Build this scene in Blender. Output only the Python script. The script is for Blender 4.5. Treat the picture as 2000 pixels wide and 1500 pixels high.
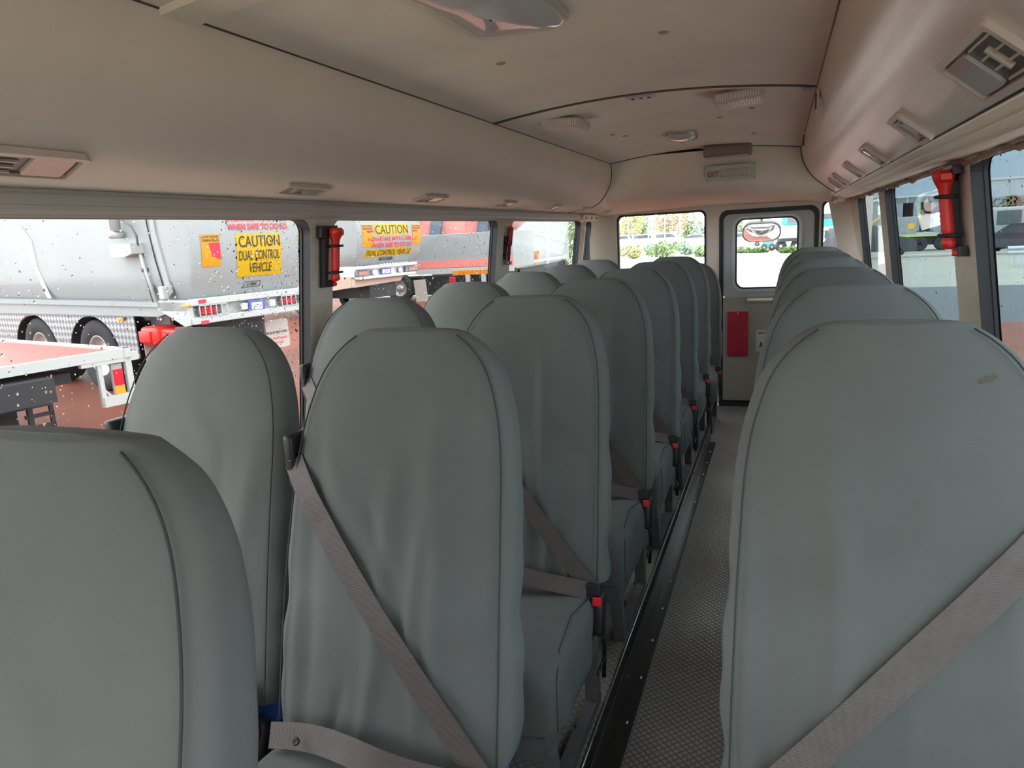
import bpy, bmesh, math, random
import numpy as np
from mathutils import Vector, Matrix
sc = bpy.context.scene
for o in list(bpy.data.objects): bpy.data.objects.remove(o)
PI = math.pi
# ------------------------------------------------------------------ camera
F = 1390.0                                   # focal length in pixels of a 2000 px wide frame
_L = np.array([525., -315., F]); _L /= np.linalg.norm(_L)
_V = np.array([.0562, 1, .2054]); _V -= _V @ _L * _L; _V /= np.linalg.norm(_V)
RW = np.stack([np.cross(_V, _L), _L, -_V])   # camera (x right, y down, z forward) -> world
CAM = np.array([0, 0, 1.42])
cd = bpy.data.cameras.new('camera'); cam = bpy.data.objects.new('camera', cd); sc.collection.objects.link(cam)
cd.sensor_width = 36; cd.lens = F / 2000 * 36; cd.clip_start = .02; cd.clip_end = 600
M = RW @ np.diag([1, -1, -1])
cam.matrix_world = Matrix([[*M[0], 0], [*M[1], 0], [*M[2], 1.42], [0, 0, 0, 1]])
sc.camera = cam
def at(x, y, X=None, Y=None, Z=None):
    """world point seen at a photo pixel on the plane X=, Y= or Z="""
    d = RW @ np.array([x - 1000, y - 750, F])
    t = X / d[0] if X is not None else Y / d[1] if Y is not None else (Z - 1.42) / d[2]
    return CAM + d * t
# ------------------------------------------------------------------ world, exposure
w = bpy.data.worlds.new('overcast'); sc.world = w; w.use_nodes = True
nt = w.node_tree; nt.nodes.clear()
out = nt.nodes.new('ShaderNodeOutputWorld'); bg = nt.nodes.new('ShaderNodeBackground')
tc = nt.nodes.new('ShaderNodeTexCoord'); sp = nt.nodes.new('ShaderNodeSeparateXYZ'); rp = nt.nodes.new('ShaderNodeValToRGB')
nz = nt.nodes.new('ShaderNodeTexNoise'); nz.inputs['Scale'].default_value = 2.2; nz.inputs['Detail'].default_value = 4
mx = nt.nodes.new('ShaderNodeMix'); mx.data_type = 'RGBA'; mx.blend_type = 'MULTIPLY'; mx.inputs[0].default_value = .25
nt.links.new(tc.outputs['Generated'], sp.inputs[0]); nt.links.new(sp.outputs['Z'], rp.inputs[0])
nt.links.new(tc.outputs['Generated'], nz.inputs['Vector'])
rp.color_ramp.elements[0].position = 0; rp.color_ramp.elements[0].color = (1.08, 1.11, 1.13, 1)
rp.color_ramp.elements[1].position = .8; rp.color_ramp.elements[1].color = (.78, .80, .82, 1)
nt.links.new(rp.outputs[0], mx.inputs['A']); nt.links.new(nz.outputs['Color'], mx.inputs['B'])
dp = nt.nodes.new('ShaderNodeVectorMath'); dp.operation = 'DOT_PRODUCT'; dp.inputs[1].default_value = (.42, .9075, 0)
cr = nt.nodes.new('ShaderNodeValToRGB'); cr.color_ramp.elements[0].position = .895; cr.color_ramp.elements[0].color = (1, 1, 1, 1); cr.color_ramp.elements[1].position = .945; cr.color_ramp.elements[1].color = (.17, .205, .24, 1)
m2 = nt.nodes.new('ShaderNodeMix'); m2.data_type = 'RGBA'; m2.blend_type = 'MULTIPLY'; m2.inputs[0].default_value = 1
nt.links.new(tc.outputs['Generated'], dp.inputs[0]); nt.links.new(dp.outputs['Value'], cr.inputs[0]); nt.links.new(mx.outputs['Result'], m2.inputs['A']); nt.links.new(cr.outputs[0], m2.inputs['B'])
nt.links.new(m2.outputs['Result'], bg.inputs[0]); bg.inputs[1].default_value = 2.0
nt.links.new(bg.outputs[0], out.inputs[0])
sun_d = bpy.data.lights.new('sun', 'SUN'); sun_d.energy = .25; sun_d.angle = math.radians(40); sun_d.color = (1, .98, .95)
sun = bpy.data.objects.new('sun', sun_d); sc.collection.objects.link(sun); sun.rotation_euler = (math.radians(-32), math.radians(14), 0)
vs = sc.view_settings; vs.view_transform = 'Standard'; vs.look = 'None'; vs.gamma = 1; vs.use_curve_mapping = False; vs.exposure = 1.82
sc.display_settings.display_device = 'sRGB'
try:
    sc.cycles.max_bounces = 14; sc.cycles.diffuse_bounces = 10; sc.cycles.glossy_bounces = 4
    sc.cycles.transparent_max_bounces = 24; sc.cycles.transmission_bounces = 6
    sc.cycles.use_denoising = True; sc.cycles.sample_clamp_indirect = 6; sc.cycles.caustics_reflective = False; sc.cycles.caustics_refractive = False
except Exception: pass
GZ = -.8   # ground outside
# ------------------------------------------------------------------ materials
MATS = {}
def srgb(r, g, b): return tuple(((c / 255 + .055) / 1.055) ** 2.4 if c > 10 else c / 255 / 12.92 for c in (r, g, b))
def mat(name, col, rough=.6, metal=0, var=.0, vscale=8, bump=0, bscale=200, kind='noise', spec=.5, emit=0, coat=0, stretch=(1, 1, 1)):
    if name in MATS: return MATS[name]
    m = bpy.data.materials.new(name); m.use_nodes = True; n = m.node_tree; b = n.nodes['Principled BSDF']
    b.inputs['Roughness'].default_value = rough; b.inputs['Metallic'].default_value = metal
    b.inputs['Specular IOR Level'].default_value = spec; b.inputs['Coat Weight'].default_value = coat
    b.inputs['Base Color'].default_value = (*col, 1)
    t = n.nodes.new('ShaderNodeTexCoord'); mp = n.nodes.new('ShaderNodeMapping'); mp.inputs['Scale'].default_value = stretch
    n.links.new(t.outputs['Object'], mp.inputs[0])
    if var:
        q = n.nodes.new('ShaderNodeTexNoise'); q.inputs['Scale'].default_value = vscale; q.inputs['Detail'].default_value = 5
        r = n.nodes.new('ShaderNodeValToRGB'); n.links.new(mp.outputs[0], q.inputs['Vector']); n.links.new(q.outputs[0], r.inputs[0])
        r.color_ramp.elements[0].position = .3; r.color_ramp.elements[1].position = .7
        r.color_ramp.elements[0].color = (*[c * (1 - var) for c in col], 1); r.color_ramp.elements[1].color = (*[min(1, c * (1 + var)) for c in col], 1)
        n.links.new(r.outputs[0], b.inputs['Base Color'])
    if bump:
        if kind == 'noise':
            q = n.nodes.new('ShaderNodeTexNoise'); q.inputs['Scale'].default_value = bscale; q.inputs['Detail'].default_value = 2; o_ = q.outputs[0]
        elif kind == 'ribs':
            q = n.nodes.new('ShaderNodeTexWave'); q.inputs['Scale'].default_value = bscale; q.bands_direction = 'Z'; o_ = q.outputs[1]
        elif kind in ('hex', 'cells', 'mesh'):
            q = n.nodes.new('ShaderNodeTexVoronoi'); q.feature = 'DISTANCE_TO_EDGE'; q.inputs['Scale'].default_value = bscale
            q.inputs['Randomness'].default_value = 0 if kind != 'cells' else 1; o_ = q.outputs[0]
        n.links.new(mp.outputs[0], q.inputs['Vector'])
        if kind == 'mesh':
            mp.inputs['Rotation'].default_value = (0, 0, math.radians(45)); r2 = n.nodes.new('ShaderNodeValToRGB'); r2.color_ramp.elements[0].position = .08; r2.color_ramp.elements[1].position = .2
            r2.color_ramp.elements[0].color = (.42, .42, .42, 1) if name == 'aisle_vinyl' else (.62, .62, .62, 1); mm = n.nodes.new('ShaderNodeMix'); mm.data_type = 'RGBA'; mm.blend_type = 'MULTIPLY'; mm.inputs[0].default_value = 1
            n.links.new(q.outputs[0], r2.inputs[0]); n.links.new(r.outputs[0], mm.inputs['A']); n.links.new(r2.outputs[0], mm.inputs['B']); n.links.new(mm.outputs['Result'], b.inputs['Base Color'])
        bp = n.nodes.new('ShaderNodeBump'); bp.inputs['Strength'].default_value = bump; bp.inputs['Distance'].default_value = .002
        n.links.new(o_, bp.inputs['Height']); n.links.new(bp.outputs[0], b.inputs['Normal'])
    if emit: b.inputs['Emission Color'].default_value = (*col, 1); b.inputs['Emission Strength'].default_value = emit
    MATS[name] = m; return m
def glass(name, tint, refl=.06):
    m = bpy.data.materials.new(name); m.use_nodes = True; n = m.node_tree; n.nodes.clear()
    o = n.nodes.new('ShaderNodeOutputMaterial'); t = n.nodes.new('ShaderNodeBsdfTransparent'); g = n.nodes.new('ShaderNodeBsdfGlossy')
    lw = n.nodes.new('ShaderNodeLayerWeight'); lw.inputs[0].default_value = .5; pw = n.nodes.new('ShaderNodeMath'); pw.operation = 'POWER'; pw.inputs[1].default_value = 4
    fr = n.nodes.new('ShaderNodeMath'); fr.operation = 'MULTIPLY_ADD'; fr.inputs[1].default_value = refl * 5; fr.inputs[2].default_value = refl * .35
    n.links.new(lw.outputs['Facing'], pw.inputs[0]); n.links.new(pw.outputs[0], fr.inputs[0]); x = n.nodes.new('ShaderNodeMixShader')
    t.inputs[0].default_value = (*tint, 1); g.inputs['Roughness'].default_value = .02
    n.links.new(fr.outputs[0], x.inputs[0]); n.links.new(t.outputs[0], x.inputs[1]); n.links.new(g.outputs[0], x.inputs[2]); n.links.new(x.outputs[0], o.inputs[0])
    MATS[name] = m; return m
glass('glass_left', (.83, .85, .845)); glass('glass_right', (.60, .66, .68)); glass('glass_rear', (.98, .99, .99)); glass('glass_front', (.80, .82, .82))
def drop_mat():
    m = bpy.data.materials.new('water'); m.use_nodes = True; b = m.node_tree.nodes['Principled BSDF']
    b.inputs['Transmission Weight'].default_value = 1; b.inputs['IOR'].default_value = 1.33; b.inputs['Roughness'].default_value = .0
    MATS['water'] = m
drop_mat()
COVER = mat('grey_cover_cloth', (.130, .139, .133), .88, var=.07, vscale=5, bump=.25, bscale=900, spec=.2)
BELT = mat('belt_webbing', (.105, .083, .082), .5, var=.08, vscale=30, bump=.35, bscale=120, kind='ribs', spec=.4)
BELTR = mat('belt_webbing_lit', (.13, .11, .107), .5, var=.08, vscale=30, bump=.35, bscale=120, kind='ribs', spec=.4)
SEAM = mat('seam_thread', (.045, .048, .047), .9)
BLACKP = mat('black_plastic', (.012, .012, .014), .42)
BUCK = mat('red_button', (.75, .02, .03), .35)
FRAME = mat('seat_frame_grey', (.12, .12, .125), .45, var=.15, vscale=20)
BLUE = mat('blue_fabric', (.05, .12, .42), .9, bump=.5, bscale=300)
CEIL = mat('ceiling_cloth', (.74, .68, .60), .85, var=.05, vscale=4, bump=.12, bscale=700, spec=.2)
CORN = mat('cornice_vinyl', (.70, .65, .58), .5, var=.03, vscale=3, bump=.15, bscale=600, spec=.35)
CORNR = mat('cornice_ribbed', (.70, .66, .58), .27, var=.03, vscale=3, bump=.12, bscale=260, kind='ribs', spec=.9)
CREAM = mat('cream_plastic', (.74, .68, .56), .42, spec=.5)
RAILL = mat('grey_rail', (.50, .48, .455), .45)
PILLAR = mat('pillar_cloth', (.60, .55, .46), .85, bump=.4, bscale=55, kind='ribs')
BLACKR = mat('black_rubber', (.012, .013, .017), .5)
FLOORM = mat('aisle_vinyl', (.30, .30, .285), .36, var=.12, vscale=6, bump=1.0, bscale=58, kind='mesh', spec=.6)
FLOORP = mat('platform_vinyl', (.28, .265, .235), .5, var=.12, vscale=8, bump=.5, bscale=50, kind='mesh')
ALUR = mat('rail_metal', (.10, .10, .105), .28, metal=.85)
STEEL = mat('bright_metal', (.65, .66, .68), .25, metal=1)
GREYM = mat('door_grey', (.40, .41, .42), .45)
REDB = mat('red_board', (.40, .01, .035), .45, var=.12, vscale=14)
RED = mat('red_plastic', (.72, .03, .025), .38)
DRED = mat('dark_red_plastic', (.28, .01, .025), .35)
SIGNM = mat('sign_green_white', (.52, .58, .48), .5)
SIGNR = mat('sign_red_ink', (.32, .03, .04), .6)
VENTG = mat('vent_plastic', (.56, .52, .45), .4)
VENTD = mat('vent_dark', (.055, .048, .04), .35, spec=.6)
SPK = mat('speaker_plastic', (.50, .45, .40), .45)
LENS = mat('lamp_lens', (.50, .50, .49), .12, spec=.7, coat=.6)
WHITE = mat('truck_white', (.30, .325, .33), .42, spec=.35, var=.02, vscale=1)
WHITE2 = mat('white_trim', (.42, .445, .44), .4)
TYRE = mat('tyre', (.022, .022, .026), .75)
HUB = mat('hub_metal', (.5, .5, .5), .35, metal=.6)
CHASS = mat('chassis_black', (.02, .02, .024), .6)
YEL = mat('sign_yellow', (.52, .33, .004), .45)
YELO = mat('sticker_yellow', (.56, .25, .004), .45)
INK = mat('ink_black', (.03, .03, .02), .5)
RINK = mat('ink_red', (.72, .03, .06), .5)
LIGHTR = mat('tail_red', (.55, .01, .03), .2)
ORANGE = mat('amber_lens', (.9, .30, .02), .25)
REDG = mat('red_asphalt', (.175, .052, .031), .65, var=.2, vscale=.8, bump=.3, bscale=30, spec=.25, stretch=(1, .25, 1))
REDDECK = mat('red_deck', (.29, .066, .045), .4, var=.16, vscale=1.5, spec=.6, stretch=(.3, 2, 1))
FLAP = mat('mud_flap', (.46, .43, .40), .5)
PLATE = mat('plate_blue', (.06, .09, .45), .4); PLATEW = mat('plate_white', (.75, .78, .85), .4)
# chequer plate: small lozenges
CHQ = mat('chequer_plate', (.36, .40, .42), .3, metal=.5)
def _chq():
    n = CHQ.node_tree; b = n.nodes['Principled BSDF']; t = n.nodes.new('ShaderNodeTexCoord'); mp = n.nodes.new('ShaderNodeMapping')
    mp.inputs['Rotation'].default_value = (math.radians(45), 0, 0); ck = n.nodes.new('ShaderNodeTexChecker'); ck.inputs['Scale'].default_value = 17
    mp.inputs['Scale'].default_value = (0.001, 1, 1)
    n.links.new(t.outputs['Object'], mp.inputs[0])
    r = n.nodes.new('ShaderNodeSeparateXYZ'); n.links.new(t.outputs['Object'], r.inputs[0])
    a = n.nodes.new('ShaderNodeMath'); a.operation = 'ADD'; s = n.nodes.new('ShaderNodeMath'); s.operation = 'SUBTRACT'
    n.links.new(r.outputs[0], a.inputs[0]); n.links.new(r.outputs[2], a.inputs[1]); n.links.new(r.outputs[0], s.inputs[0]); n.links.new(r.outputs[2], s.inputs[1])
    c = n.nodes.new('ShaderNodeCombineXYZ'); n.links.new(a.outputs[0], c.inputs[0]); n.links.new(s.outputs[0], c.inputs[1]); c.inputs[2].default_value = .01
    ck.inputs['Color1'].default_value = (.50, .55, .58, 1); ck.inputs['Color2'].default_value = (.22, .25, .27, 1); ck.inputs['Scale'].default_value = 9
    n.links.new(c.outputs[0], ck.inputs['Vector']); n.links.new(ck.outputs[0], b.inputs['Base Color'])
_chq()
# ------------------------------------------------------------------ mesh helpers
def link(o): sc.collection.objects.link(o); return o
def tag(o, label=None, cat=None, group=None, kind=None):
    if label: o['label'] = label
    if cat: o['category'] = cat
    if group: o['group'] = group
    if kind: o['kind'] = kind
    return o
def empty(name, loc=(0, 0, 0), rz=0, **k):
    o = bpy.data.objects.new(name, None); o.location = loc; o.rotation_euler = (0, 0, rz); o.empty_display_size = .05
    return tag(link(o), **k)
class MB:
    def __init__(s): s.v = []; s.f = []; s.m = []; s.sm = []; s.cur = 0; s.smooth = False
    def add(s, vs, fs, smooth=None):
        k = len(s.v); s.v += [tuple(map(float, p)) for p in vs]
        for f in fs: s.f.append(tuple(i + k for i in f)); s.m.append(s.cur); s.sm.append(s.smooth if smooth is None else smooth)
        return s
    def mi(s, i): s.cur = i; return s
    def quad(s, *p): return s.add(p, [tuple(range(len(p)))])
    def box(s, c, d, rot=None, bev=0, seg=2):
        if bev:
            bm = bmesh.new(); bmesh.ops.create_cube(bm, size=1); bmesh.ops.scale(bm, vec=d, verts=bm.verts)
            bmesh.ops.bevel(bm, geom=bm.edges[:], offset=min(bev, min(d) * .49), segments=seg, affect='EDGES', profile=.5)
            vs = [v.co.copy() for v in bm.verts]; bm.verts.index_update(); fs = [[v.index for v in f.verts] for f in bm.faces]; bm.free()
        else:
            a, b, e = d[0] / 2, d[1] / 2, d[2] / 2
            vs = [Vector((x, y, z)) for x in (-a, a) for y in (-b, b) for z in (-e, e)]
            fs = [(0, 1, 3, 2), (4, 6, 7, 5), (0, 4, 5, 1), (2, 3, 7, 6), (0, 2, 6, 4), (1, 5, 7, 3)]
        if rot is not None: vs = [rot @ v for v in vs]
        c = Vector(c); return s.add([v + c for v in vs], fs, smooth=bool(bev) and seg > 2)
    def bar(s, p, q, wd, h=None, up=(0, 0, 1)):
        p, q = Vector(p), Vector(q); d = q - p; L = d.length; x = d.normalized(); z = Vector(up); z = (z - x * z.dot(x)); z = z.normalized() if z.length > 1e-4 else Vector((0, 1, 0)); y = z.cross(x)
        return s.box((p + q) / 2, (L, wd, h or wd), rot=Matrix((x, y, z)).transposed())
    def tube(s, pts, r, n=8, cap=True, closed=False):
        pts = [Vector(p) for p in pts]; N = len(pts); rs = r if isinstance(r, (list, tuple)) else [r] * N
        vs = []; prev = None
        for i, p in enumerate(pts):
            a = pts[(i - 1) % N] if (i or closed) else p; b = pts[(i + 1) % N] if (i < N - 1 or closed) else p
            t = (b - a).normalized(); 
            if prev is None: u = t.orthogonal().normalized()
            else: u = (prev - t * prev.dot(t)).normalized()
            prev = u; v = t.cross(u)
            vs += [p + (u * math.cos(2 * PI * k / n) + v * math.sin(2 * PI * k / n)) * rs[i] for k in range(n)]
        fs = []
        for i in range(N if closed else N - 1):
            j = (i + 1) % N
            fs += [(i * n + k, i * n + (k + 1) % n, j * n + (k + 1) % n, j * n + k) for k in range(n)]
        if cap and not closed: fs += [tuple(range(n))[::-1], tuple((N - 1) * n + k for k in range(n))]
        return s.add(vs, fs, smooth=True)
    def cyl(s, p, q, r, n=24, r2=None): return s.tube([p, q], [r, r2 if r2 is not None else r], n)
    def lathe(s, c, axis, prof, n=28):
        """prof: (radius, offset along axis)"""
        ax = Vector(axis).normalized(); u = ax.orthogonal().normalized(); v = ax.cross(u); c = Vector(c); vs = []
        for r, h in prof: vs += [c + ax * h + (u * math.cos(2 * PI * k / n) + v * math.sin(2 * PI * k / n)) * r for k in range(n)]
        fs = [(i * n + k, i * n + (k + 1) % n, (i + 1) * n + (k + 1) % n, (i + 1) * n + k) for i in range(len(prof) - 1) for k in range(n)]
        return s.add(vs, fs, smooth=True)
    def prism(s, poly, fn, d0, d1, smooth=False):
        """poly in 2D, fn(u,v,d)->xyz, extruded between d0 and d1"""
        n = len(poly); vs = [fn(u, v, d0) for u, v in poly] + [fn(u, v, d1) for u, v in poly]
        s.add(vs, [tuple(range(n)), tuple(range(n, 2 * n))[::-1]], smooth=False); return s.add(vs, [(i, (i + 1) % n, n + (i + 1) % n, n + i) for i in range(n)], smooth=smooth)
    def grid(s, P, smooth=True, close_u=False):
        h = len(P); wd = len(P[0]); vs = [p for r in P for p in r]
        fs = [(i * wd + j, i * wd + (j + 1) % wd, (i + 1) * wd + (j + 1) % wd, (i + 1) * wd + j) for i in range(h - 1) for j in range(wd if close_u else wd - 1)]
        return s.add(vs, fs, smooth=smooth)
    def holed(s, outer, inner, fn, d0, d1=None, ro=.002, ri=.05, n=6, mi_rev=None):
        """flat panel with a rounded hole at depth d0, reveal down to d1"""
        O = rrect(*outer, ro, n); I = rrect(*inner, ri, n); k = len(O)
        vs = [fn(u, v, d0) for u, v in O] + [fn(u, v, d0) for u, v in I]
        s.add(vs, [(i, (i + 1) % k, k + (i + 1) % k, k + i) for i in range(k)], smooth=False)
        if d1 is not None:
            c = s.cur
            if mi_rev is not None: s.cur = mi_rev
            vs = [fn(u, v, d0) for u, v in I] + [fn(u, v, d1) for u, v in I]
            s.add(vs, [(i, (i + 1) % k, k + (i + 1) % k, k + i) for i in range(k)], smooth=False); s.cur = c
        return s
    def ringsolid(s, outer, inner, fn, d0, d1, ro=.06, ri=.05, n=6):
        O = rrect(*outer, ro, n); I = rrect(*inner, ri, n); k = len(O)
        vs = [fn(u, v, d) for d in (d0, d1) for L in (O, I) for u, v in L]; fs = []
        for i in range(k):
            j = (i + 1) % k
            fs += [(i, j, k + j, k + i), (2 * k + i, 3 * k + i, 3 * k + j, 2 * k + j), (i, 2 * k + i, 2 * k + j, j), (k + i, k + j, 3 * k + j, 3 * k + i)]
        return s.add(vs, fs, smooth=False)
    def build(s, name, mats, parent=None, loc=None, fix=True, mod=None, **k):
        me = bpy.data.meshes.new(name); me.from_pydata(s.v, [], s.f)
        for m in (mats if isinstance(mats, (list, tuple)) else [mats]): me.materials.append(m)
        me.polygons.foreach_set('material_index', s.m); me.polygons.foreach_set('use_smooth', s.sm); me.update()
        if fix:
            bm = bmesh.new(); bm.from_mesh(me); bmesh.ops.recalc_face_normals(bm, faces=bm.faces); bm.to_mesh(me); bm.free()
        o = link(bpy.data.objects.new(name, me))
        if parent: o.parent = parent
        if loc: o.location = loc
        return tag(o, **k)
def rrect(u0, v0, u1, v1, r, n=6):
    r = min(r, (u1 - u0) / 2, (v1 - v0) / 2); P = []
    for cx, cy, a in ((u1 - r, v1 - r, 0), (u0 + r, v1 - r, 90), (u0 + r, v0 + r, 180), (u1 - r, v0 + r, 270)):
        for i in range(n + 1):
            t = math.radians(a + 90 * i / n); P.append((cx + r * math.cos(t), cy + r * math.sin(t)))
    return P
_tc = {}
def text_geo(s, shear=0, bold=.0):
    key = (s, shear, bold)
    if key in _tc: return _tc[key]
    c = bpy.data.curves.new('t', 'FONT'); c.body = s; c.size = 1; c.align_x = 'CENTER'; c.align_y = 'CENTER'; c.offset = bold; c.shear = shear; c.resolution_u = 3; c.space_line = .95
    o = bpy.data.objects.new('t', c); me = o.to_mesh()
    V = np.array([v.co[:2] for v in me.vertices]); Fs = [tuple(p.vertices) for p in me.polygons]
    o.to_mesh_clear(); bpy.data.objects.remove(o); bpy.data.curves.remove(c)
    V = V - (V.min(0) + V.max(0)) / 2; V = V / (V.max(0) - V.min(0)); _tc[key] = (V, Fs); return V, Fs
def text_on(mb, s, fn, cu, cv, wd, h, d=0, **k):
    V, Fs = text_geo(s, **k); return mb.add([fn(cu + x * wd, cv + y * h, d) for x, y in V], Fs, smooth=False)
def tree_copy(o, parent=None, **over):
    c = o.copy(); link(c)
    if parent: c.parent = parent
    for ch in o.children: tree_copy(ch, c)
    return c
rnd = random.Random(5)
exec_parts = []
# ================================================================== THE BUS: SHELL
Y0, YR = -1.2, 5.86
TILT = .13
def fL(u, v, d): return (-1.40 - TILT * (1.51 - v) + d, u, v)     # d > 0 inward
def fR(u, v, d): return (.45 + TILT * (1.55 - v) - d, u, v)
def fB(u, v, d): return (u, YR - d, v)
SILL = .74
# floor
m = MB(); m.box((-.475, 2.1, -.04), (2.3, 7.6, .08)); m.build('floor', FLOORM, kind='structure')
m = MB(); m.box(((-1.6 - .435) / 2, (Y0 + 4.83) / 2, .05), (1.6 - .435, 4.83 - Y0, .1)); m.build('floor_left', FLOORP, kind='structure')
m = MB(); m.box((.36, (Y0 + 4.83) / 2, .05), (.68, 4.83 - Y0, .1)); m.build('floor_right', FLOORP, kind='structure')
# step edging along the aisle: top lip, riser, foot flange, screws
root = empty('aisle_step_edging', (-.43, 0, 0), label='long black metal step edging with screws along left side of aisle', cat='edging')
m = MB(); m.box((-.004, 1.65, .1035), (.028, 6.36, .007), bev=.002); m.box((.008, 1.65, .05), (.006, 6.36, .1)); m.build('riser', ALUR, root)
m = MB(); m.box((.031, 1.62, .004), (.044, 6.26, .008), bev=.002); m.build('flange', ALUR, root)
m = MB(); m.tube([(-.012, -1.5, .107), (-.012, 4.83, .107)], .004, 6); m.build('bright_lip', STEEL, root)
for i in range(22):
    m = MB(); y = -.2 + i * .225; m.lathe((.034, y, .008), (0, 0, 1), [(.0065, 0), (.006, .002), (.003, .0035), (.0, .004)], 10); m.build('screw', STEEL, root)
# side walls ---------------------------------------------------------
LW = [(-1.12, -.35), (-.20, 1.955), (2.08, 3.60), (3.81, 5.31), (5.45, 5.63)]      # openings left (Y range)
LB = [Y0, -.275, 2.018, 3.705, 5.38, 5.86]
RWN = [(-1.12, .35), (.55, 2.20), (2.46, 3.85), (4.06, 5.12)]
RB = [Y0, .45, 2.33, 3.955, 5.86]
def side_wall(name, wins, bays, fn, ztop, wtop, side, mt):
    m = MB()
    for (a, b), y0, y1 in zip(wins, bays[:-1], bays[1:]):
        m.holed((y0, SILL - .02, y1, ztop), (a, SILL, b, wtop), fn, 0, -.04, ri=.045, mi_rev=1)
    m.mi(0); g = [[fn(y, z, d) for z, d in ((SILL - .02, 0), (SILL - .06, .03), (.6, .04), (.12, .05), (0, .05))] for y in (Y0, YR)]; m.grid(g, smooth=False)
    # outer skin keeps daylight out between the windows
    for (a, b), y0, y1 in zip(wins, bays[:-1], bays[1:]):
        m.mi(2); m.holed((y0, SILL - .02, y1, ztop + .3), (a, SILL, b, wtop), fn, -.045, ri=.045)
    m.grid([[fn(y, z, -.045) for z in (SILL - .02, -.5)] for y in (Y0, YR)], smooth=False)
    o = m.build(name, [mt, BLACKR, WHITE2], kind='structure', fix=False); return o
WIN = 0
def side_windows(wins, fn, wtop, gname, wd_drops, names):
    global WIN
    for k, (a, b) in enumerate(wins):
        WIN += 1
        m = MB(); m.box((0, 0, 0), (0, 0, 0)); m = MB()
        m.prism([(a - .01, SILL - .01), (b + .01, SILL - .01), (b + .01, wtop + .01), (a - .01, wtop + .01)], fn, -.038, -.042)
        o = m.build('window_%d' % WIN, MATS[gname], kind='structure')
        m = MB(); m.ringsolid((a - .03, SILL - .03, b + .03, wtop + .03), (a + .004, SILL + .004, b - .004, wtop + .004), fn, -.030, -.037, ro=.05, ri=.045); m.build('window_frame', BLACKR, o)
        if wd_drops and b > .9:
            m = MB(); r_ = random.Random(10 + k); cnt = int(wd_drops * (b - max(a, .6)) * .75)
            for _ in range(cnt):
                y = r_.uniform(max(a, .6), b); z = r_.uniform(1.0, wtop)
                if r_.random() < .4: y = b - abs(r_.gauss(0, .25)); 
                if y < a: continue
                s = min(.0045, max(.0011, r_.lognormvariate(math.log(.0014), .42))); el = r_.uniform(.9, 1.5); rows = []
                for rr, hh in ((1, 0), (.85, .35), (.5, .6), (.02, .7)):
                    rows.append([fn(y + s * rr * math.cos(q * PI / 4), z + s * rr * el * math.sin(q * PI / 4), -.0425 - s * hh) for q in range(8)])
                m.grid(rows, close_u=True); m.add(rows[0], [tuple(range(8))])
            m.build('raindrops', MATS['water'], o, kind='stuff', label='clear raindrops on the outside of the glass')
side_wall('wall_left', LW, LB, fL, 1.58, 1.512, -1, PILLAR)
side_wall('wall_right', RWN, RB, fR, 1.60, 1.553, 1, PILLAR)
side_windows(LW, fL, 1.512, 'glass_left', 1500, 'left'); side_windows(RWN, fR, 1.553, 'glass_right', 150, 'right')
# cornices -----------------------------------------------------------
PL = [(-1.072, 1.866), (-1.066, 1.83), (-1.066, 1.785), (-1.074, 1.745), (-1.092, 1.703), (-1.118, 1.66), (-1.150, 1.625), (-1.185, 1.602), (-1.23, 1.588), (-1.30, 1.577), (-1.385, 1.567)]
PR = [(.107, 1.868), (.110, 1.83), (.118, 1.795), (.134, 1.755), (.155, 1.718), (.181, 1.685), (.21, 1.658), (.240, 1.634), (.275, 1.606), (.312, 1.582)]
def sweep(prof, y0, y1, n=2): return [[(x, y0 + (y1 - y0) * i / n, z) for x, z in prof] for i in range(n + 1)]
def smoothp(P, n=4):
    Q = []
    for i in range(len(P) - 1):
        p0, p1, p2, p3 = [np.array(P[max(0, min(len(P) - 1, i + k))]) for k in (-1, 0, 1, 2)]
        for j in range(n):
            t = j / n; Q.append(tuple(.5 * ((2 * p1) + (-p0 + p2) * t + (2 * p0 - 5 * p1 + 4 * p2 - p3) * t * t + (-p0 + 3 * p1 - 3 * p2 + p3) * t ** 3)))
    return Q + [tuple(P[-1])]
SL, SR = smoothp(PL), smoothp(PR)
m = MB(); m.grid(sweep(SL, Y0, YR)); m.build('trim_1', CORN, kind='structure')
m = MB(); m.grid(sweep(SR, Y0, YR)); m.build('trim_2', CORNR, kind='structure')
# curtain rails: stepped mouldings between cornice and windows
m = MB(); m.grid(sweep([(-1.378, 1.567), (-1.376, 1.560), (-1.383, 1.557), (-1.383, 1.537), (-1.380, 1.535), (-1.382, 1.526), (-1.390, 1.518), (-1.41, 1.518)], Y0, 5.25), smooth=False); m.build('trim_3', RAILL, kind='structure')
m = MB(); m.grid(sweep([(.308, 1.590), (.314, 1.579), (.320, 1.580), (.343, 1.572), (.346, 1.568), (.350, 1.569), (.374, 1.561), (.378, 1.555), (.392, 1.553), (.396, 1.558), (.47, 1.560)], Y0, 5.35), smooth=False); m.build('trim_4', CREAM, kind='structure')
m = MB(); m.tube([(.312, Y0, 1.583), (.312, 5.1, 1.583)], .0028, 6); m.build('trim_5', BLACKR, kind='structure')
m = MB(); m.tube([(-1.380, Y0, 1.568), (-1.380, 5.2, 1.568)], .002, 6); m.build('trim_6', BLACKR, kind='structure')
# wavy cloth edge above right windows
m = MB(); rr = random.Random(3); pts = []
for i in range(150): y = 1.4 + i * .026; pts.append((.452 + .004 * math.sin(i * .9), y, 1.549 + .005 * math.sin(i * .37) + .003 * rr.uniform(-1, 1)))
m.tube(pts, .0075, 8); m.build('trim_7', mat('curtain_brown', (.30, .23, .19), .9), kind='structure')
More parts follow.
